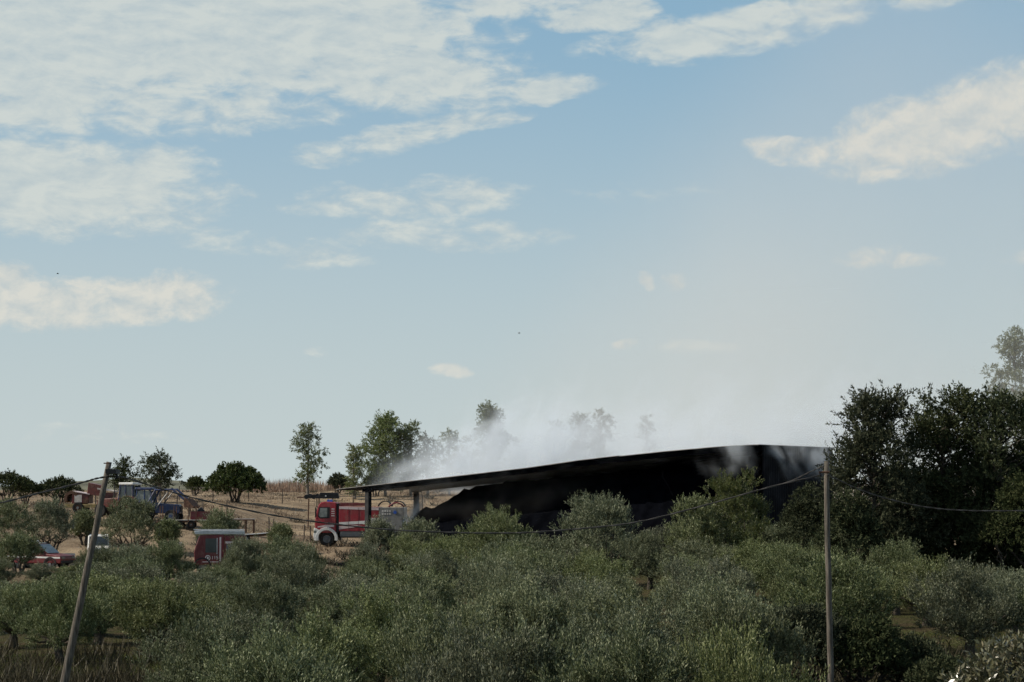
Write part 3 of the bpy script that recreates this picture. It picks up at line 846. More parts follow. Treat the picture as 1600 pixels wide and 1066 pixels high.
    while s < LAB - .2:
        e = min(s + 2.4, LAB)
        sheet(s, 8.6, e - .02, 8.6, zb, zat(s) - .12, zat(e) - .12, 'wall_sheet', M_SOOT); s = e
    q = .5
    while q < DEPTH - .1:
        e = min(q + 1.1, DEPTH)
        sheet(LAB - .05, q, LAB - .05, e - .02, zb, zat(LAB) - .10, zat(LAB) - .10, 'end_sheet', M_SOOTWALL); q = e
    # heap of burnt hay inside
    heap = MB(); n, m = 60, 16; H = rng.normal(0, .10, (n, m))
    for i in range(n):
        for j in range(m):
            s_ = 1.8 + (LAB - 3.2) * i / (n - 1); q_ = .5 + 7.6 * j / (m - 1)
            pxh = [(1.6, -3.4), (2.6, -2.2), (3.6, -.7), (4.4, -.15), (5.2, -.35), (6.6, .35), (8, .95), (9.5, 1.4), (11, 1.5), (16, 1.8), (24, 2.3), (34, 2.6)]
            zt = float(np.interp(s_, [a for a, b in pxh], [b for a, b in pxh])) + CZ
            prof_ = min(1, (j / 5.5) ** .7) * (1.0 if j < m - 3 else (m - 1 - j) / 3 * .6 + .4)
            base = CZ - 5.6
            heap.v.append(tuple(W(s_ + rng.normal(0, .05), q_ + rng.normal(0, .05), base + (zt - base) * prof_ + H[i, j])))
    for i in range(n - 1):
        for j in range(m - 1): heap.f.append((i * m + j, (i + 1) * m + j, (i + 1) * m + j + 1, i * m + j + 1))
    o = heap.build('burnt_hay_heap', M_SOOT, None, True)
    o.location = root.location
    tag(o, 'charred black heap of hay under the shed roof', 'heap')
    return A, ab, dep, LAB, zat
SH = shed()

# ------------------------------------------------------------------ vehicles
def wheel(root, x, y, r, w, side, nm='wheel', hub=M_GREY, rim=M_GREY):
    t = MB().wheel(x, y - w / 2, y + w / 2, r, r, 24, r * .55).build(nm, M_TYRE, root, bevel=.03)
    MB().wheel(x, y - w * .28, y + w * .28, r, r * .56, 18).build('rim', rim, t)
    yy = y + side * w * .30
    MB().wheel(x, min(yy, yy + side * .08), max(yy, yy + side * .08), r, r * .24, 12).build('hub', hub, t)
    return t

def fire_truck():
    # the side seen is +Y in local axes, +X is the front
    p = P(566, 850, 167.5)
    root = empty('fire_truck', (p.x - .05, p.y, gz(p.x - 3, p.y) + .02), math.pi + R(-3))
    tag(root, 'red fire truck with white front wheel arch and white stripes, behind the shed post', 'fire truck')
    W = 1.22
    MB().box(-3.3, 3.0, -.45, .45, .62, 1.0).build('chassis', M_BLACK, root)
    cab = MB().prism([(1.80, 1.0), (3.40, 1.0), (3.43, 1.75), (3.34, 2.35), (3.18, 3.02), (3.02, 3.26), (2.70, 3.36), (1.80, 3.30)], -W, W).build('cab', M_RED, root, bevel=.06)
    for s in (1, -1):
        y = s * (W + .004); yo = s * (W + .02)
        a, b = sorted((y - s * .03, yo))
        fr = MB().prism([(2.28, 2.10), (3.06, 2.10), (3.20, 2.26), (3.08, 2.94), (2.28, 2.94)], a, b).build('window_frame', M_BLACK, cab)
        c, d = sorted((yo - s * .01, yo + s * .008))
        MB().prism([(2.48, 2.18), (2.99, 2.18), (3.11, 2.32), (3.01, 2.87), (2.48, 2.87)], c, d).build('side_window', M_PALEGLASS, cab)
        dr = MB().prism([(2.20, 1.25), (3.25, 1.25), (3.27, 2.02), (3.05, 2.06), (2.9, 2.0), (2.20, 2.0)], *sorted((s * (W - .02), s * (W + .018)))).build('door', M_RED, root, bevel=.01)
        MB().box(2.28, 2.42, *sorted((s * (W + .018), s * (W + .05))), 1.74, 1.79).build('door_handle', M_BLACK, dr)
        MB().prism([(1.95, 1.44), (3.20, 1.40), (3.20, 1.48), (2.6, 1.60), (1.95, 1.62)], *sorted((s * (W + .019), s * (W + .026)))).build('door_stripe', M_PINK, dr)
        for k in range(4):
            MB().box(1.92, 2.16, *sorted((s * (W - .01), s * (W + .022))), 2.25 + k * .17, 2.32 + k * .17).build('vent_slat', M_PINK, cab)
        MB().tube([(3.22, s * 1.2, 2.95), (3.36, s * 1.42, 2.95), (3.36, s * 1.42, 2.1), (3.26, s * 1.2, 2.1)], .025, 6).box(3.27, 3.37, s * 1.42 - .1, s * 1.42 + .1, 2.2, 2.85).build('mirror', M_BLACK, cab)
        # white arch and bumper corner
        MB().arch(2.52, .56, .64, .86, -12, 192, *sorted((s * .78, s * (W + .05)))).build('wheel_arch', M_WHITE, root, bevel=.02)
        wheel(root, 2.52, s * .98, .54, .36, s)
        wheel(root, -1.55, s * .98, .54, .50, s)
    MB().prism([(3.18, 2.36), (3.355, 2.30), (3.20, 3.0), (3.05, 3.0)], -1.05, 1.05, Matrix.Translation((.03, 0, 0))).build('windscreen', M_GLASS, cab)
    MB().prism([(3.12, .42), (3.46, .42), (3.52, .75), (3.48, 1.38), (3.10, 1.30)], -1.24, 1.24).build('bumper', M_WHITE, root, bevel=.04)
    for s in (1, -1):
        h = MB().box(3.28, 3.50, *sorted((s * 1.245, s * .85)), .98, 1.18).build('headlight', M_PALEGLASS, root, bevel=.02)
        MB().box(3.16, 3.40, *sorted((s * 1.236, s * 1.256)), .55, .68).build('step', M_GREY, root)
    MB().box(1.58, 1.82, -1.12, 1.12, 1.0, 3.2).build('cab_gap', M_BLACK, root)
    body = MB().prism([(-1.45, 1.12), (1.58, 1.12), (1.58, 3.02), (-1.45, 2.96)], -W, W).build('tank_body', M_RED, root, bevel=.03)
    for s in (1, -1):
        f = lambda o: tuple(sorted((s * (W - .01), s * (W + o))))
        MB().prism([(-1.44, 2.70), (1.57, 2.80), (1.57, 3.0), (-1.44, 2.93)], *f(.012)).build('top_band', M_PINK, body)
        MB().prism([(-1.44, 1.72), (1.57, 1.60), (1.57, 1.80), (-1.44, 1.97)], *f(.012)).build('upper_stripe', M_WHITE, body)
        MB().prism([(-.2, 1.50), (1.57, 1.26), (1.57, 1.50), (.3, 1.58)], *f(.012)).build('lower_stripe', M_PINK, body)
        for k, x in enumerate((.85, .1)):
            MB().box(x - .008, x + .008, *f(.016), 1.14, 2.9).build('panel_seam', M_DKRED, body)
    MB().box(-.5, 1.60, -1.05, 1.05, 3.03, 3.26).build('roof_rack', M_DKRED, root, bevel=.02)
    MB().box(-1.6, 1.5, -1.15, 1.15, .72, 1.1).build('underrun', M_GREY, root)
    # equipment body at the rear
    rear = MB().box(-3.35, -1.46, -W, W, 1.0, 2.92).build('equipment_body', M_PALEGREY, root, bevel=.03)
    for s in (1, -1):
        f = lambda o: tuple(sorted((s * (W - .01), s * (W + o))))
        MB().box(-1.46, -.75, *f(.03), 1.15, 2.12).build('white_locker', M_WHITE, root, bevel=.02)
        for k in range(9):
            MB().box(-3.2, -1.6, *f(.018), 1.1 + k * .13, 1.215 + k * .13).build('shutter_slat', M_PALEGREY, rear)
        for k in range(4):
            for j in range(2):
                MB().wheel(-1.75 - k * .18, *f(.03), 2.42 + j * .22, .07, 10).build('gauge', M_WHITE, rear)
        MB().wheel(-2.68, *f(.05), 2.55, .13, 12).build('side_beacon', M_BLUELAMP, rear)
    for x in (-1.75, -2.75):
        MB().arch(x, 2.8, .55, .62, 20, 160, -.9, -.3).build('hose_hoop', M_BLACK, root)
    MB().tube([(-2.1, .5, 2.95), (-2.4, .55, 3.2), (-2.75, .6, 3.28), (-3.1, .55, 3.15), (-3.3, .5, 2.95)], .06, 8).build('roof_hose', M_DKRED, root, True)
    for s in (1, -1):
        MB().wheel(2.45, s * .75 - .12, s * .75 + .12, 3.42, .11, 10).build('beacon', M_BLUELAMP, root)
fire_truck()

def text(body, size, loc, rot, m, parent):
    c = bpy.data.curves.new('number', 'FONT'); c.body = body; c.size = size; c.extrude = .004; c.align_x = 'CENTER'; c.align_y = 'CENTER'
    t = bpy.data.objects.new('number_text', c)
    me = bpy.data.meshes.new_from_object(t); bpy.data.objects.remove(t); me.materials.clear()
    o = link_mesh('number', me, m, parent); o.location = loc; o.rotation_euler = rot
    return o

def ladder_engine():
    p = P(349, 880, 143)
    root = empty('ladder_fire_engine', (p.x, p.y, CZ - 4.33), math.pi + R(8))
    root.scale = (.9, .9, .92); tag(root, 'dark red fire engine with silver roof ladder, mostly hidden by olive trees', 'fire engine')
    W = 1.15
    MB().box(-1.5, 2.0, -.4, .4, .5, .9).build('chassis', M_BLACK, root)
    cab = MB().prism([(-.05, .55), (2.05, .55), (2.10, 1.45), (1.98, 1.9), (1.72, 2.62), (-.05, 2.66)], -W, W).build('cab', M_DKRED, root, bevel=.05)
    for s in (1, -1):
        f = lambda a, b: tuple(sorted((s * (W + a), s * (W + b))))
        dr = MB().box(.40, 1.45, *f(-.02, .02), .72, 2.48).build('door', M_DKRED, root, bevel=.01)
        MB().box(.52, 1.30, *f(.02, .035), 1.42, 2.40).build('door_window', M_GLASS, dr)
        MB().box(.44, .50, *f(.02, .04), 1.3, 2.44).build('grab_rail', M_SILVER, dr)
        MB().box(.18, .30, *f(-.01, .03), .8, 2.5).build('pillar_trim', M_PINK, cab)
        text('115', .34, (.62, s * (W + .026), 1.05), (math.pi / 2, 0, math.pi if s > 0 else 0), M_WHITE, dr)
        MB().wheel(1.12, *f(.02, .027), 1.05, .19, 20, .14).build('emblem_ring', M_WHITE, dr)
        MB().box(1.06, 1.18, *f(.02, .027), .97, 1.13).build('emblem_mark', M_WHITE, dr)
        MB().box(.35, 1.5, *f(.02, .027), .74, .80).build('sill_stripe', M_PINK, dr)
        MB().box(-1.5, -.12, *f(-.015, .015), 2.05, 2.2).build('body_stripe', M_PINK, root)
        for k in range(2):
            MB().box(-1.5 + k * .70, -.88 + k * .70, *f(-.02, .02), 1.0, 2.0).build('locker_shutter', M_GREY, root)
        wheel(root, 1.5, s * .92, .46, .3, s); wheel(root, -.8, s * .92, .46, .4, s)
        MB().arch(1.5, .46, .52, .62, 0, 180, *sorted((s * .8, s * (W + .03)))).build('wheel_arch', M_BLACK, root)
        MB().box(1.80, 2.08, *sorted((s * .7, s * 1.0)), 1.0, 1.2).build('headlight', M_PALEGLASS, root)
    MB().prism([(1.78, 1.95), (2.0, 1.92), (1.80, 2.55), (1.66, 2.55)], -1.0, 1.0, Matrix.Translation((.03, 0, 0))).build('windscreen', M_GLASS, cab)
    MB().box(-1.6, -.08, -W, W, .9, 2.6).build('equipment_body', M_DKRED, root, bevel=.03)
    deck = MB().prism([(-1.5, 2.68), (2.05, 2.70), (2.1, 2.90), (1.4, 2.95), (-1.5, 2.92)], -1.0, 1.12).build('roof_deck', M_SILVER, root, bevel=.02)
    lad = MB()
    for y in (.35, .95): lad.tube([(-1.5, y, 3.0), (2.15, y, 3.0)], .04, 6)
    l = lad.build('ladder_rail', M_SILVER, root)
    for k in range(11): MB().tube([(-1.4 + k * .32, .35, 3.0), (-1.4 + k * .32, .95, 3.0)], .02, 5).build('rung', M_SILVER, l)
ladder_engine()

def jeep():
    p = P(85, 884, 145.5)
    root = empty('red_jeep', (p.x - .95, p.y, gz(p.x, p.y) + .02), R(-20))
    tag(root, 'red off-road car with white stripe and roof beacon, left of the leaning pole', 'car')
    W = .88
    body = MB().prism([(-2.05, .42), (2.1, .42), (2.14, .72), (2.08, .92), (1.0, 1.05), (-2.05, 1.06)], -W, W).build('body', M_DKRED, root, bevel=.05)
    cabin = MB().prism([(-2.0, 1.05), (.98, 1.05), (.25, 1.62), (.05, 1.68), (-1.9, 1.70)], -W * .9, W * .9).build('cabin', M_DKRED, root, bevel=.04)
    for s in (1, -1):
        f = lambda a, b, w=W: tuple(sorted((s * (w + a), s * (w + b))))
        MB().prism([(-.42, 1.10), (.80, 1.10), (.22, 1.57), (-.42, 1.60)], *f(-.01, .008, W * .9)).build('front_window', M_PALEGLASS, cabin)
        MB().prism([(-1.4, 1.10), (-.50, 1.10), (-.50, 1.60), (-1.4, 1.61)], *f(-.01, .008, W * .9)).build('rear_window', M_GLASS, cabin)
        MB().prism([(-2.04, .80), (2.05, .74), (2.05, .84), (-2.04, .92)], *f(-.01, .008)).build('white_stripe', M_WHITE, body)
        MB().box(-.46, -.45, *f(-.01, .006), .5, 1.04).build('door_seam', M_BLACK, body)
        MB().box(.55, .72, *sorted((s * (W * .9), s * (W * .9 + .2))), 1.1, 1.25).build('mirror', M_BLACK, cabin)
        wheel(root, 1.30, s * .76, .37, .24, s); wheel(root, -1.35, s * .76, .37, .24, s)
        MB().arch(1.30, .37, .39, .48, 0, 180, *f(-.2, .03)).build('wheel_arch', M_BLACK, root)
        MB().arch(-1.35, .37, .39, .48, 0, 180, *f(-.2, .03)).build('wheel_arch', M_BLACK, root)
        MB().box(2.05, 2.15, *sorted((s * .45, s * .8)), .72, .86).build('headlight', M_PALEGLASS, root)
    MB().prism([(1.0, 1.09), (1.04, 1.09), (.28, 1.66), (.22, 1.62)], -W * .8, W * .8).build('windscreen', M_PALEGLASS, cabin)
    MB().box(-1.9, .02, -W * .82, W * .82, 1.70, 1.74).build('roof_panel', M_WHITE, root, bevel=.02)
    MB().box(-.75, -.35, -.45, .45, 1.75, 1.9).build('light_bar', M_WHITE, root, bevel=.04)
    MB().box(2.08, 2.2, -.85, .85, .42, .60).build('bumper', M_BLACK, root, bevel=.03)
jeep()

def tractor(px, py, d, rz, label, m, loader=True, name='tractor', white_roof=False):
    p = P(px, py, d)
    root = empty(name, (p.x, p.y, gz(p.x, p.y) + .02), rz); tag(root, label, 'tractor')
    MB().prism([(.25, .75), (2.35, .7), (2.45, 1.0), (2.35, 1.42), (.25, 1.55)], -.38, .38).build('bonnet', m, root, bevel=.06)
    MB().box(2.44, 2.47, -.3, .3, .8, 1.3).build('grille', M_BLACK, root)
    MB().box(-.9, .4, -.55, .55, .6, 1.3).build('transmission', M_BLACK, root)
    cab = empty('cab', (0, 0, 0)); cab.parent = root
    for x0, x1 in ((.28, .12), (-.35, -.35), (-1.05, -.95)):
        for y in (-.68, .68):
            MB().tube([(x0, y, 1.2), (x1, y * .93, 2.55)], .05, 6).build('cab_pillar', m if not white_roof else M_BLUE, cab)
    MB().box(-1.1, .25, -.74, .74, 2.55, 2.75).build('cab_roof', M_WHITE if white_roof else m, cab, bevel=.06)
    for s in (1, -1):
        MB().prism([(-.30, 1.35), (.20, 1.35), (.10, 2.5), (-.30, 2.5)], *sorted((s * .60, s * .63))).build('door_glass', M_GLASS if white_roof else M_PALEGLASS, cab)
        MB().prism([(-.98, 1.5), (-.40, 1.5), (-.40, 2.5), (-.92, 2.5)], *sorted((s * .60, s * .63))).build('rear_glass', M_GLASS if white_roof else M_PALEGLASS, cab)
        wheel(root, -.75, s * .88, .78, .42, s, hub=m, rim=M_GREY); wheel(root, 1.85, s * .78, .5, .30, s, hub=m, rim=M_GREY)
        MB().arch(-.75, .78, .84, .90, 15, 150, *sorted((s * .62, s * 1.1))).build('mudguard', m, root)
        if loader:
            MB().tube([(-.1, s * .62, 1.5), (.5, s * .62, 2.55), (1.9, s * .62, 2.6), (3.1, s * .62, 1.6)], .085, 6).build('loader_arm', m, root)
            MB().tube([(.6, s * .55, 1.2), (1.6, s * .6, 2.45)], .05, 6).build('loader_ram', M_GREY, root)
    MB().box(-.5, -.1, -.25, .25, 1.25, 1.75).build('seat', M_BLACK, root)
    MB().tube([(1.2, -.3, 1.4), (1.2, -.3, 2.6)], .04, 6).build('exhaust', M_BLACK, root)
    if loader:
        MB().prism([(2.9, 1.2), (3.6, 1.15), (3.7, 1.25), (3.1, 1.9), (2.9, 1.9)], -.9, .9).build('bucket', M_RUST, root)
    return root
tractor(236, 803, 172, R(-8), 'blue farm tractor with front loader arms, behind the round olive tree', M_BLUE)
tractor(196, 800, 178, R(160), 'old tractor with white-framed glass cab, half hidden behind the round olive tree', M_RUSTRED, loader=False, name='old_tractor', white_roof=True)

def baler():
    p = P(138, 793, 180)
    root = empty('red_baler', (p.x, p.y, gz(p.x, p.y) + .02), R(-4)); tag(root, 'faded red farm baler left of the leaning pole top', 'farm machine')
    MB().box(-1.75, 1.9, -.8, .8, .45, .75).build('frame', M_YELLOWOCHRE, root, bevel=.03)
    MB().arch(-1.2, 1.2, .38, .62, 30, 210, -.8, .8).build('rear_hood', M_RUST, root)
    MB().prism([(-1.2, .8), (.2, .8), (.2, 1.5), (-1.15, 1.75)], -.75, .75).build('chamber', M_RUSTRED, root, bevel=.03)
    MB().box(-.95, -.35, -.79, -.755, .9, 1.5).build('side_door', M_CONC, root)
    MB().box(-.2, .18, -.79, -.755, .85, 1.2).build('hatch', M_RUST, root)
    MB().prism([(-1.1, 1.76), (.3, 1.52), (.3, 1.58), (-1.1, 1.83)], -.8, .8).build('chamber_lid', M_PINK, root)
    MB().prism([(.05, 1.5), (1.25, 1.4), (1.35, 2.25), (.15, 2.5)], -.7, .7).build('hopper', M_RUSTRED, root, bevel=.03)
    MB().prism([(.9, 1.95), (2.3, 1.75), (2.3, 1.83), (.9, 2.08)], -.72, .72).build('chute', M_CONC, root)
    MB().box(1.3, 2.2, -.6, .6, .9, 1.7).build('gearbox_cover', M_RUSTRED, root, bevel=.03)
    for s in (1, -1):
        wheel(root, -.6, s * .95, .45, .25, s, rim=M_RUST); wheel(root, 1.3, s * .95, .45, .25, s, rim=M_RUST)
    MB().tube([(1.9, 0, .6), (3.1, 0, .5)], .07, 6).build('drawbar', M_RUST, root)
baler()

def drum():
    p = P(123, 812, 166)
    o = MB().wheel(0, -.35, .35, .42, .42, 20).wheel(0, -.37, -.355, .42, .30, 20).wheel(0, .355, .37, .42, .30, 20).build('blue_barrel', M_BLUE, None, bevel=.03)
    o.location = (p.x, p.y, gz(p.x, p.y) + .01); o.rotation_euler = (0, 0, R(70))
    tag(o, 'blue barrel lying below the red baler', 'barrel')
drum()

def stake_trailer():
    p = P(292, 806, 170)
    root = empty('stake_trailer', (p.x, p.y, gz(p.x, p.y) + .02), R(3)); tag(root, 'rusty flat trailer with upright stakes carrying a dark red bin', 'trailer')
    for k in range(5): MB().box(-2.0, 2.0, -.9 + k * .36, -.56 + k * .36, .62, .68).build('deck_plank', M_CONC, root)
    MB().box(-2.0, 2.0, -.8, .8, .46, .61).build('chassis', M_RUST, root)
    for x in (-1.95, -.9, .2, .8, 1.95):
        MB().tube([(x, -.93, .5), (x, -.93, 1.75)], .035, 6).build('stake', M_RUST, root)
        MB().tube([(x, .93, .5), (x, .93, 1.75)], .035, 6).build('stake', M_RUST, root)
    for s in (1, -1):
        wheel(root, -.5, s * .75, .3, .2, s, rim=M_RUST); wheel(root, .4, s * .75, .3, .2, s, rim=M_RUST)
    MB().tube([(-2.0, 0, .5), (-3.0, 0, .45)], .05, 6).build('drawbar', M_RUST, root)
    b = empty('red_bin', (p.x + 1.1, p.y - .1, gz(p.x, p.y) + .71), R(3)); tag(b, 'dark red metal bin standing on the stake trailer', 'bin')
    MB().box(-.75, .75, -.5, .5, 0, .05).build('floor', M_DKRED, b)
    for y in (-.5, .46): MB().box(-.75, .75, y, y + .04, .05, .62).build('side_panel', M_DKRED, b)
    for x in (-.75, .71): MB().box(x, x + .04, -.455, .455, .05, .62).build('end_panel', M_DKRED, b)
    MB().prism([(-.3, .06), (.2, .06), (.28, .7), (.0, .98), (-.28, .75)], -.25, .25).build('load', M_BLACK, b, bevel=.06)
stake_trailer()

def flat_trailer():
    p = P(398, 818, 168)
    root = empty('flat_trailer', (p.x, p.y, gz(p.x, p.y) + .02), R(6)); tag(root, 'low flat trailer with bleached white deck near the lower fence', 'trailer')
    for k in range(5): MB().box(-1.4, 1.5, -.8 + k * .32, -.50 + k * .32, .72, .77, Matrix.Rotation(R(-4), 4, 'Y')).build('deck_plank', M_WHITE, root)
    MB().box(-1.3, 1.3, -.6, .6, .55, .70, Matrix.Rotation(R(-4), 4, 'Y')).build('chassis', M_RUST, root)
    for s in (1, -1):
        wheel(root, -.7, s * .7, .36, .22, s, rim=M_WHITE)
    MB().tube([(1.4, 0, .8), (1.45, 0, .0)], .04, 6).build('prop_leg', M_RUST, root)
    MB().tube([(1.3, 0, .7), (2.4, 0, .75)], .05, 6).build('drawbar', M_RUST, root)
flat_trailer()

def rack(px, py, d, L, h, label, name, top):
    p = P(px, py, d)
    root = empty(name, (p.x, p.y, gz(p.x, p.y)), R(2)); tag(root, label, 'rack')
    for x in (-L / 2, -L / 6, L / 6, L / 2):
        for y in (-.5, .5): MB().tube([(x, y, -.1), (x, y, h)], .045, 6).build('leg', M_RUST, root)
    for y in (-.5, .5): MB().tube([(-L / 2, y, h), (L / 2, y, h)], .05, 6).build('rail', M_RUST, root)
    for k in range(3): MB().box(-L / 2 - .1, L / 2 + .1, -.52 + k * .36, -.2 + k * .36, h + .052, h + .11).build('board', top, root)
rack(378, 806, 176, 1.9, .95, 'low rusty metal rack with pale boards behind the flat trailer', 'metal_rack', M_CONC)

def dark_load():
    p = P(503, 792, 192)
    root = empty('dark_implement', (p.x, p.y, gz(p.x, p.y)), R(2)); tag(root, 'dark folded farm implement on thin legs above the fire truck cab', 'farm machine')
    zb = P(503, 779, 192).z - gz(p.x, p.y)
    for x in (-1.2, -.3, .9):
        for y in (-.4, .4): MB().tube([(x, y, -.1), (x + .05, y, zb)], .04, 6).build('leg', M_RUST, root)
    MB().box(-.55, 1.5, -.5, .5, zb, zb + .16).build('frame', M_BLACK, root, bevel=.03)
    MB().prism([(-.3, zb + .16), (1.5, zb + .16), (1.38, zb + .5), (-.15, zb + .52)], -.45, .45).build('hood', M_BLACK, root, bevel=.05)
    for k in range(4): MB().wheel(-1.35 + k * .32, -.4, .4, zb + .14 + .06 * (k % 2), .2, 12).build('roller', M_BLACK, root)
    MB().tube([(-2.2, 0, zb + .1), (-.5, 0, zb + .1)], .06, 6).build('drawbar', M_RUST, root)
    MB().wheel(.35, -.52, -.46, zb + .22, .07, 10).build('lamp', M_WHITE, root)
dark_load()

def white_van():
    p = P(155, 850, 152)
    root = empty('white_van', (p.x, p.y, gz(p.x, p.y) + .02), R(-82)); tag(root, 'small white van hidden by olives behind the leaning pole', 'van')
    b = MB().prism([(-1.7, .35), (1.75, .35), (1.8, .85), (1.2, 1.0), (.75, 1.68), (-1.7, 1.74)], -.72, .72).build('body', M_WHITE, root, bevel=.05)
    MB().prism([(1.22, 1.03), (1.25, 1.03), (.82, 1.62), (.78, 1.62)], -.62, .62, Matrix.Translation((.02, 0, 0))).build('windscreen', M_GLASS, b)
    for s in (1, -1):
        MB().prism([(-.1, 1.02), (1.0, 1.02), (.65, 1.55), (-.1, 1.58)], *sorted((s * .715, s * .728))).build('side_window', M_GLASS, b)
        wheel(root, 1.15, s * .63, .28, .18, s); wheel(root, -1.1, s * .63, .28, .18, s)
        MB().box(1.76, 1.82, *sorted((s * .4, s * .65)), .65, .8).build('headlight', M_PALEGLASS, root)
white_van()

def pallet(px, py, d, label):
    p = P(px, py, d); g = gz(p.x, p.y)
    root = empty('wooden_pallet', (p.x, p.y, max(g, p.z) if p.z - g < 1.2 else g), R(12)); tag(root, label, 'pallet')
    root.rotation_euler = (R(62), 0, R(10)); root.location.z = g + .02
    for k in range(6): MB().box(-.6, .6, -.5 + k * .18, -.38 + k * .18 + .02, .10, .125).build('slat', M_CONC, root)
    for x in (-.55, 0, .5): MB().box(x, x + .08, -.5, .54, 0, .099).build('bearer', M_CONC, root)
pallet(272, 826, 158, 'pale wooden pallet leaning on the bank left of the ladder engine')
pallet(104, 842, 152, 'pale wooden pallet on the bank above the red jeep')

# ------------------------------------------------------------------ fences
def fence(name, posts, label, h, wires):
    """posts: (px, d)"""
    x0, d0 = posts[0]
    p0 = P(x0, 780, d0); root = empty(name, (p0.x, p0.y, gz(p0.x, p0.y))); tag(root, label, 'fence')
    o = Vector(root.location); tops = []
    for px, d in posts:
        q = P(px, 780, d); g = gz(q.x, q.y); hh = h * random.uniform(.9, 1.1); l = random.uniform(-.06, .06)
        b = Vector((q.x, q.y, g)) - o
        MB().tube([b - Vector((0, 0, .3)), b + Vector((l * .5, 0, hh * .5)), b + Vector((l, 0, hh))], [.06, .055, .05], 7).build('post', M_FENCE, root)
        tops.append((b, hh, l))
    for f in wires:
        pts = []
        for (a, ha, la), (c, hc, lc) in zip(tops[:-1], tops[1:]):
            for t in (0, .25, .5, .75):
                A_ = a + Vector((la * f, 0, ha * f)); C_ = c + Vector((lc * f, 0, hc * f))
                pts.append(A_.lerp(C_, t) - Vector((0, 0, .05 * math.sin(math.pi * t))))
        b, hh, l = tops[-1]; pts.append(b + Vector((l * f, 0, hh * f)))
        MB().tube(pts, .012, 4).build('wire', M_CABLE, root)
fence('field_fence', [(280, 221), (333, 220), (388, 219), (441, 218), (495, 217), (552, 216), (609, 215), (660, 214)], 'post and wire fence crossing the dry field behind the fig tree', 1.45, (.4, .68, .95))
fence('yard_fence', [(355, 186), (421, 183), (428, 178), (447, 176), (475, 175), (486, 174)], 'lower post and wire fence between the trailers and the fire truck', 1.35, (.35, .65, .95))
fence('track_fence', [(318, 176), (296, 178), (276, 179), (150, 190)], 'fence posts behind the stake trailer and tractor', 1.5, (.5, .9))

# ------------------------------------------------------------------ poles and cables
def pole(top, bot, d, r_t, r_b, label):
    a = P(top[0], top[1], d); b = P(bot[0], bot[1], d)
    g = gz(b.x, b.y); t = (g - .5 - a.z) / (b.z - a.z); base = a.lerp(b, t)
    root = empty('utility_pole', (base.x, base.y, g)); tag(root, label, 'utility pole')
    o = Vector(root.location)
    pts = []; rs = []
    for k in range(13):
        f = k / 12
        pts.append(base.lerp(a, f) - o + Vector((random.gauss(0, .006), random.gauss(0, .006), 0))); rs.append(r_b + (r_t - r_b) * f)
    MB().tube(pts, rs, 16).build('shaft', M_POLE, root, True)
    return root, a, base
pl, la, lb = pole((171, 722), (100, 1066), 50, .062, .125, 'leaning grey wooden utility pole at the left')
o = Vector(pl.location)
q = P(178, 737, 49.8) - o
MB().box(q.x - .14, q.x + .10, -.30 + q.y + .0, q.y + .2, q.z - .05, q.z + .05).build('bracket', M_BLACK, pl)
MB().tube([q + Vector((.06, 0, .02)), q + Vector((.07, 0, -.14)), q + Vector((.02, 0, -.16))], .03, 8).build('insulator', M_BLACK, pl)
MB().tube([P(162, 724, 49.8) - o, P(171, 724, 49.8) - o], .015, 6).build('bolt', M_RUST, pl)
pr, ra, rb = pole((1291, 721), (1298, 1066), 58, .068, .092, 'upright grey wooden utility pole at the right')
o = Vector(pr.location)
q = P(1289, 738, 57.8) - o
MB().tube([q + Vector((-.16, 0, 0)), q + Vector((.12, 0, 0))], .03, 8).build('bolt', M_RUST, pr)
MB().tube([q + Vector((-.12, 0, .03)), q + Vector((-.14, 0, -.06)), q + Vector((-.10, 0, -.12))], .025, 8).build('clamp', M_BLACK, pr)

def cable(pts, rad, label, d0, d1, group='overhead cables'):
    W = [P(px, py, d0 + (d1 - d0) * (px - pts[0][0]) / (pts[-1][0] - pts[0][0])) for px, py in pts]
    # resample smoothly
    S = []
    n = len(W)
    for i in range(n - 1):
        p0, p1, p2, p3 = W[max(i - 1, 0)], W[i], W[i + 1], W[min(i + 2, n - 1)]
        for k in range(10):
            t = k / 10
            S.append(.5 * ((2 * p1) + (p2 - p0) * t + (2 * p0 - 5 * p1 + 4 * p2 - p3) * t * t + (3 * p1 - p0 - 3 * p2 + p3) * t ** 3))
    S.append(W[-1])
    root = empty('overhead_cable', S[0]); tag(root, label, 'cable', group)
    # two strands twisted round each other
    for ph in (0, math.pi):
        T = [p - S[0] + Vector((0, math.cos(i * .9 + ph), math.sin(i * .9 + ph))) * rad * .8 for i, p in enumerate(S)]
        MB().tube(T, rad, 6).build('strand', M_CABLE, root, True)
cable([(-120, 812), (0, 786), (60, 771), (125, 755), (150, 748), (173, 744)], .014, 'overhead cable running from the leaning pole to the left edge', 46, 49.8)
cable([(174, 744), (200, 748), (290, 775), (400, 800), (490, 815), (600, 827), (700, 832), (760, 833), (830, 832), (920, 825), (1000, 815), (1100, 790), (1200, 762), (1288, 741)], .0125, 'overhead cable sagging between the leaning pole and the right pole', 49.8, 57.85)
cable([(1292, 742), (1310, 750), (1350, 768), (1400, 783), (1450, 793), (1500, 797.5), (1560, 798.5), (1640, 797), (1720, 790)], .0125, 'overhead cable running from the right pole to the right edge', 57.85, 62)
cable([(1200, 762), (1235, 752), (1265, 738), (1288, 728)], .010, 'thin tie wire joining the sagging cable to the right pole', 57.3, 57.85)

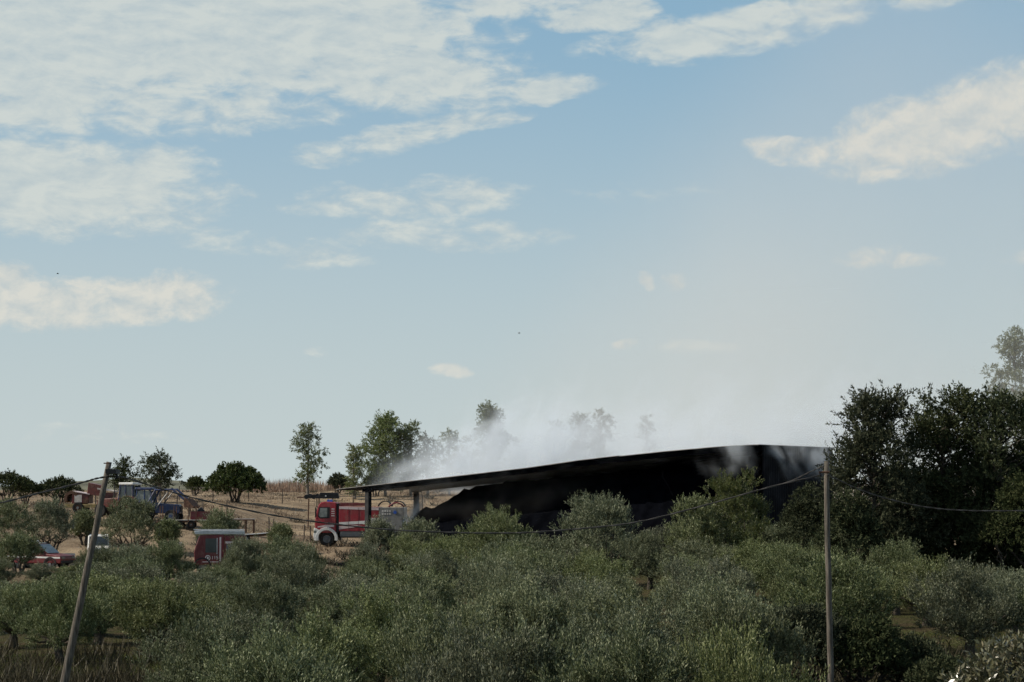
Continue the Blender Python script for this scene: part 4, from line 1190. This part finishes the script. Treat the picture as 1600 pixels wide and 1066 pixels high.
# ------------------------------------------------------------------ birds
for px, py, d, lab in ((90, 428, 160, 'small dark bird high in the sky at the left'), (811, 521, 170, 'small dark bird in the middle of the sky')):
    p = P(px, py, d)
    e = empty('bird', p, R(20)); e.scale = (.6, .6, .6); tag(e, lab, 'bird', 'birds in the sky')
    MB().tube([(-.13, 0, 0), (-.05, 0, .02), (.05, 0, .02), (.12, 0, .0), (.2, 0, 0)], [.012, .04, .045, .03, .006], 8).build('body', M_BIRD, e, True)
    for s in (1, -1):
        MB().add([(-.05, s * .02, .02), (.07, s * .02, .02), (.06, s * .18, .10), (-.02, s * .34, .06), (-.05, s * .16, .09), (-.05, s * .02, .03), (.07, s * .02, .03), (.06, s * .18, .11), (-.02, s * .34, .065), (-.05, s * .16, .10)],
                 [(0, 1, 2, 4), (4, 2, 3), (5, 9, 7, 6), (9, 8, 7), (0, 5, 6, 1), (1, 6, 7, 2), (2, 7, 8, 3), (3, 8, 9, 4), (4, 9, 5, 0)]).build('wing', M_BIRD, e)

# ------------------------------------------------------------------ smoke
def smoke_grid(name, origin, rz, bounds, voxel, field, label, color=(.88, .94, 1.0), aniso=.0, dens=1.0, step=0.0):
    """smoke as a density grid; field(x, y, z) in the grid's own axes"""
    (x0, x1), (y0, y1), (z0, z1) = bounds
    ng = bpy.data.node_groups.new(name, 'GeometryNodeTree')
    ng.interface.new_socket('Geometry', in_out='INPUT', socket_type='NodeSocketGeometry')
    ng.interface.new_socket('Geometry', in_out='OUTPUT', socket_type='NodeSocketGeometry')
    X.nt = ng
    go = ng.nodes.new('NodeGroupOutput'); vc = ng.nodes.new('GeometryNodeVolumeCube')
    pos = ng.nodes.new('GeometryNodeInputPosition')
    x, y, z = X.sep(X(pos.outputs[0]))
    d = field(x, y, z)
    ng.links.new(d.s, vc.inputs['Density'])
    vc.inputs['Min'].default_value = (x0, y0, z0); vc.inputs['Max'].default_value = (x1, y1, z1)
    for ax, lo, hi in (('X', x0, x1), ('Y', y0, y1), ('Z', z0, z1)): vc.inputs['Resolution ' + ax].default_value = max(4, int((hi - lo) / voxel))
    m = bpy.data.materials.new(name); m.use_nodes = True; n = m.node_tree; n.nodes.clear()
    out = n.nodes.new('ShaderNodeOutputMaterial'); pv = n.nodes.new('ShaderNodeVolumePrincipled')
    pv.inputs['Color'].default_value = (*color, 1); pv.inputs['Anisotropy'].default_value = aniso; pv.inputs['Density'].default_value = dens
    n.links.new(pv.outputs[0], out.inputs['Volume'])
    sm = ng.nodes.new('GeometryNodeSetMaterial'); sm.inputs['Material'].default_value = m
    ng.links.new(vc.outputs[0], sm.inputs[0]); ng.links.new(sm.outputs[0], go.inputs[0])
    vol = bpy.data.volumes.new(name); vol.materials.append(m)
    vol.render.step_size = step
    o = bpy.data.objects.new(name, vol); col.objects.link(o)
    o.location = origin; o.rotation_euler = (0, 0, rz)
    md = o.modifiers.new('density', 'NODES'); md.node_group = ng
    o['kind'] = 'stuff'; o['label'] = label
    return o

SA, SAB, SDEP, SLAB, SZ = SH
SROT = math.atan2(SAB.y, SAB.x)
SORG = (SA.x, SA.y, CZ)
def roofline(s): return s.smooth(-6, 44, .75, 4.1)
def f_roof(s, q, z):
    h = z - roofline(s)
    xs = s - h * .45
    H = xs.smooth(-4, 11, 1.3, 4.8)
    w1 = X.noise(X.vec(xs * .22, q * .22, z * .20 + 3.0), 1.0, 2, .5) - .5
    w2 = X.noise(X.vec(xs * .22 + 9, q * .22, z * .20), 1.0, 2, .5) - .5
    n = X.noise(X.vec(xs * .40 + w1 * 3.4, q * .40, h * .30 + w2 * 3.4), 1.0, 5, .62)
    ridge = 1.0 - X.math('ABSOLUTE', n - .5) * 5.0
    env = h / H
    big = X.noise(X.vec(s * .16, q * .12, h * .1 + 5.0), 1.0, 2, .5)
    d = (n - .40 - env.max(0.0) * .10 + (big - .5) * .35).smooth(0.0, .22) + ridge.max(0.0) * .25 * env.smooth(1.2, .2)
    edge = q.smooth(-.6, 1.2) * q.smooth(12.8, 9.5) * h.smooth(-.25, .2) * env.smooth(1.9, .2)
    return d * edge * s.smooth(.5, 5) * s.smooth(46, 40) * s.smooth(11, 22, .52, .15)
smoke_grid('roof_smoke', SORG, SROT, ((0, 46), (-.6, 13), (.6, 13)), .2, f_roof, 'white and bluish smoke rolling up from the shed roof', step=.6)
def f_corner(s, q, z):
    h = z - 3.7
    n = X.noise(X.vec(s * .9 + h * .3, q * .6, h * .45), 1.0, 4, .6, .6)
    d = (n - .455).smooth(0, .25)
    a = (s - (SLAB - 1.7)) * .42
    b = (s - (SLAB + .9)) * .8 + (q - 6.0) * .0
    g1 = (1.0 - a * a).max(0.0).pow(2.0) * q.smooth(.1, -.3) * q.smooth(-2.2, -1.2) * h.smooth(-2.2, .2)
    g2 = (1.0 - b * b).max(0.0).pow(1.5) * q.smooth(.2, 1.5) * q.smooth(10.5, 8.0) * h.smooth(-2.4, -.3)
    return (g1 * .75 + g2 * .9) * d * h.smooth(1.8, .4)
smoke_grid('corner_smoke', SORG, SROT, ((SLAB - 5, SLAB + 2.6), (-2.4, 11), (1.0, 5.6)), .13, f_corner, 'thin smoke curling out at the right corner of the shed', step=.35)
p = P(636, 800, 160)
def f_steam(x, y, z):
    c = x - z * .55
    n = X.noise(X.vec(c * 1.6, y * 1.2, z * .8), 1.0, 4, .6, .4)
    g = (1.0 - c * c * 3.2 - y * y * .5).max(0.0)
    return g * (n - .38).smooth(0, .2) * z.smooth(-.2, .4) * z.smooth(2.6, 1.0) * 1.5
smoke_grid('heap_steam', (p.x, p.y, p.z - .9), 0, ((-1.4, 2.6), (-1.4, 1.4), (-.2, 2.6)), .09, f_steam, 'white steam puff rising at the left foot of the burnt heap', step=.15)
def f_drift(x, y, z):
    w = X.noise(X.vec(x * .03, y * .03, z * .05 + 2), 1.0, 3, .5) - .5
    n = X.noise(X.vec(x * .035 + w, y * .03, z * .022 + w), 1.0, 3, .5)
    top = x.smooth(-14, 45, 7.0, 58.0)
    env = (z / top)
    return (n - .26).smooth(0, .4) * env.smooth(1.35, .15) * x.smooth(-14, 22) * y.smooth(168, 176) * y.smooth(224, 210) * x.smooth(88, 70) * .017
smoke_grid('drifting_smoke', (0, 0, CZ), 0, ((-14, 88), (168, 224), (1.0, 60)), 1.6, f_drift, 'broad pale smoke drifting to the right behind the shed and dark trees', color=(.89, .90, .90), step=6.0)


def f_under(s, q, z):
    h = z - roofline(s)
    n = X.noise(X.vec(s * .5, q * .4, z * .6), 1.0, 4, .6, .5)
    return (n - .34).smooth(0, .35) * s.smooth(3, 7) * s.smooth(26, 12) * q.smooth(.4, 1.5) * q.smooth(8.4, 7) * h.smooth(.0, -.3) * h.smooth(-3.2, -1.0) * .05
smoke_grid('under_roof_smoke', SORG, SROT, ((3, 26), (.4, 8.4), (-2.6, 4.0)), .3, f_under, 'thin brownish smoke hanging under the left end of the roof', color=(.80, .78, .76), step=.7)
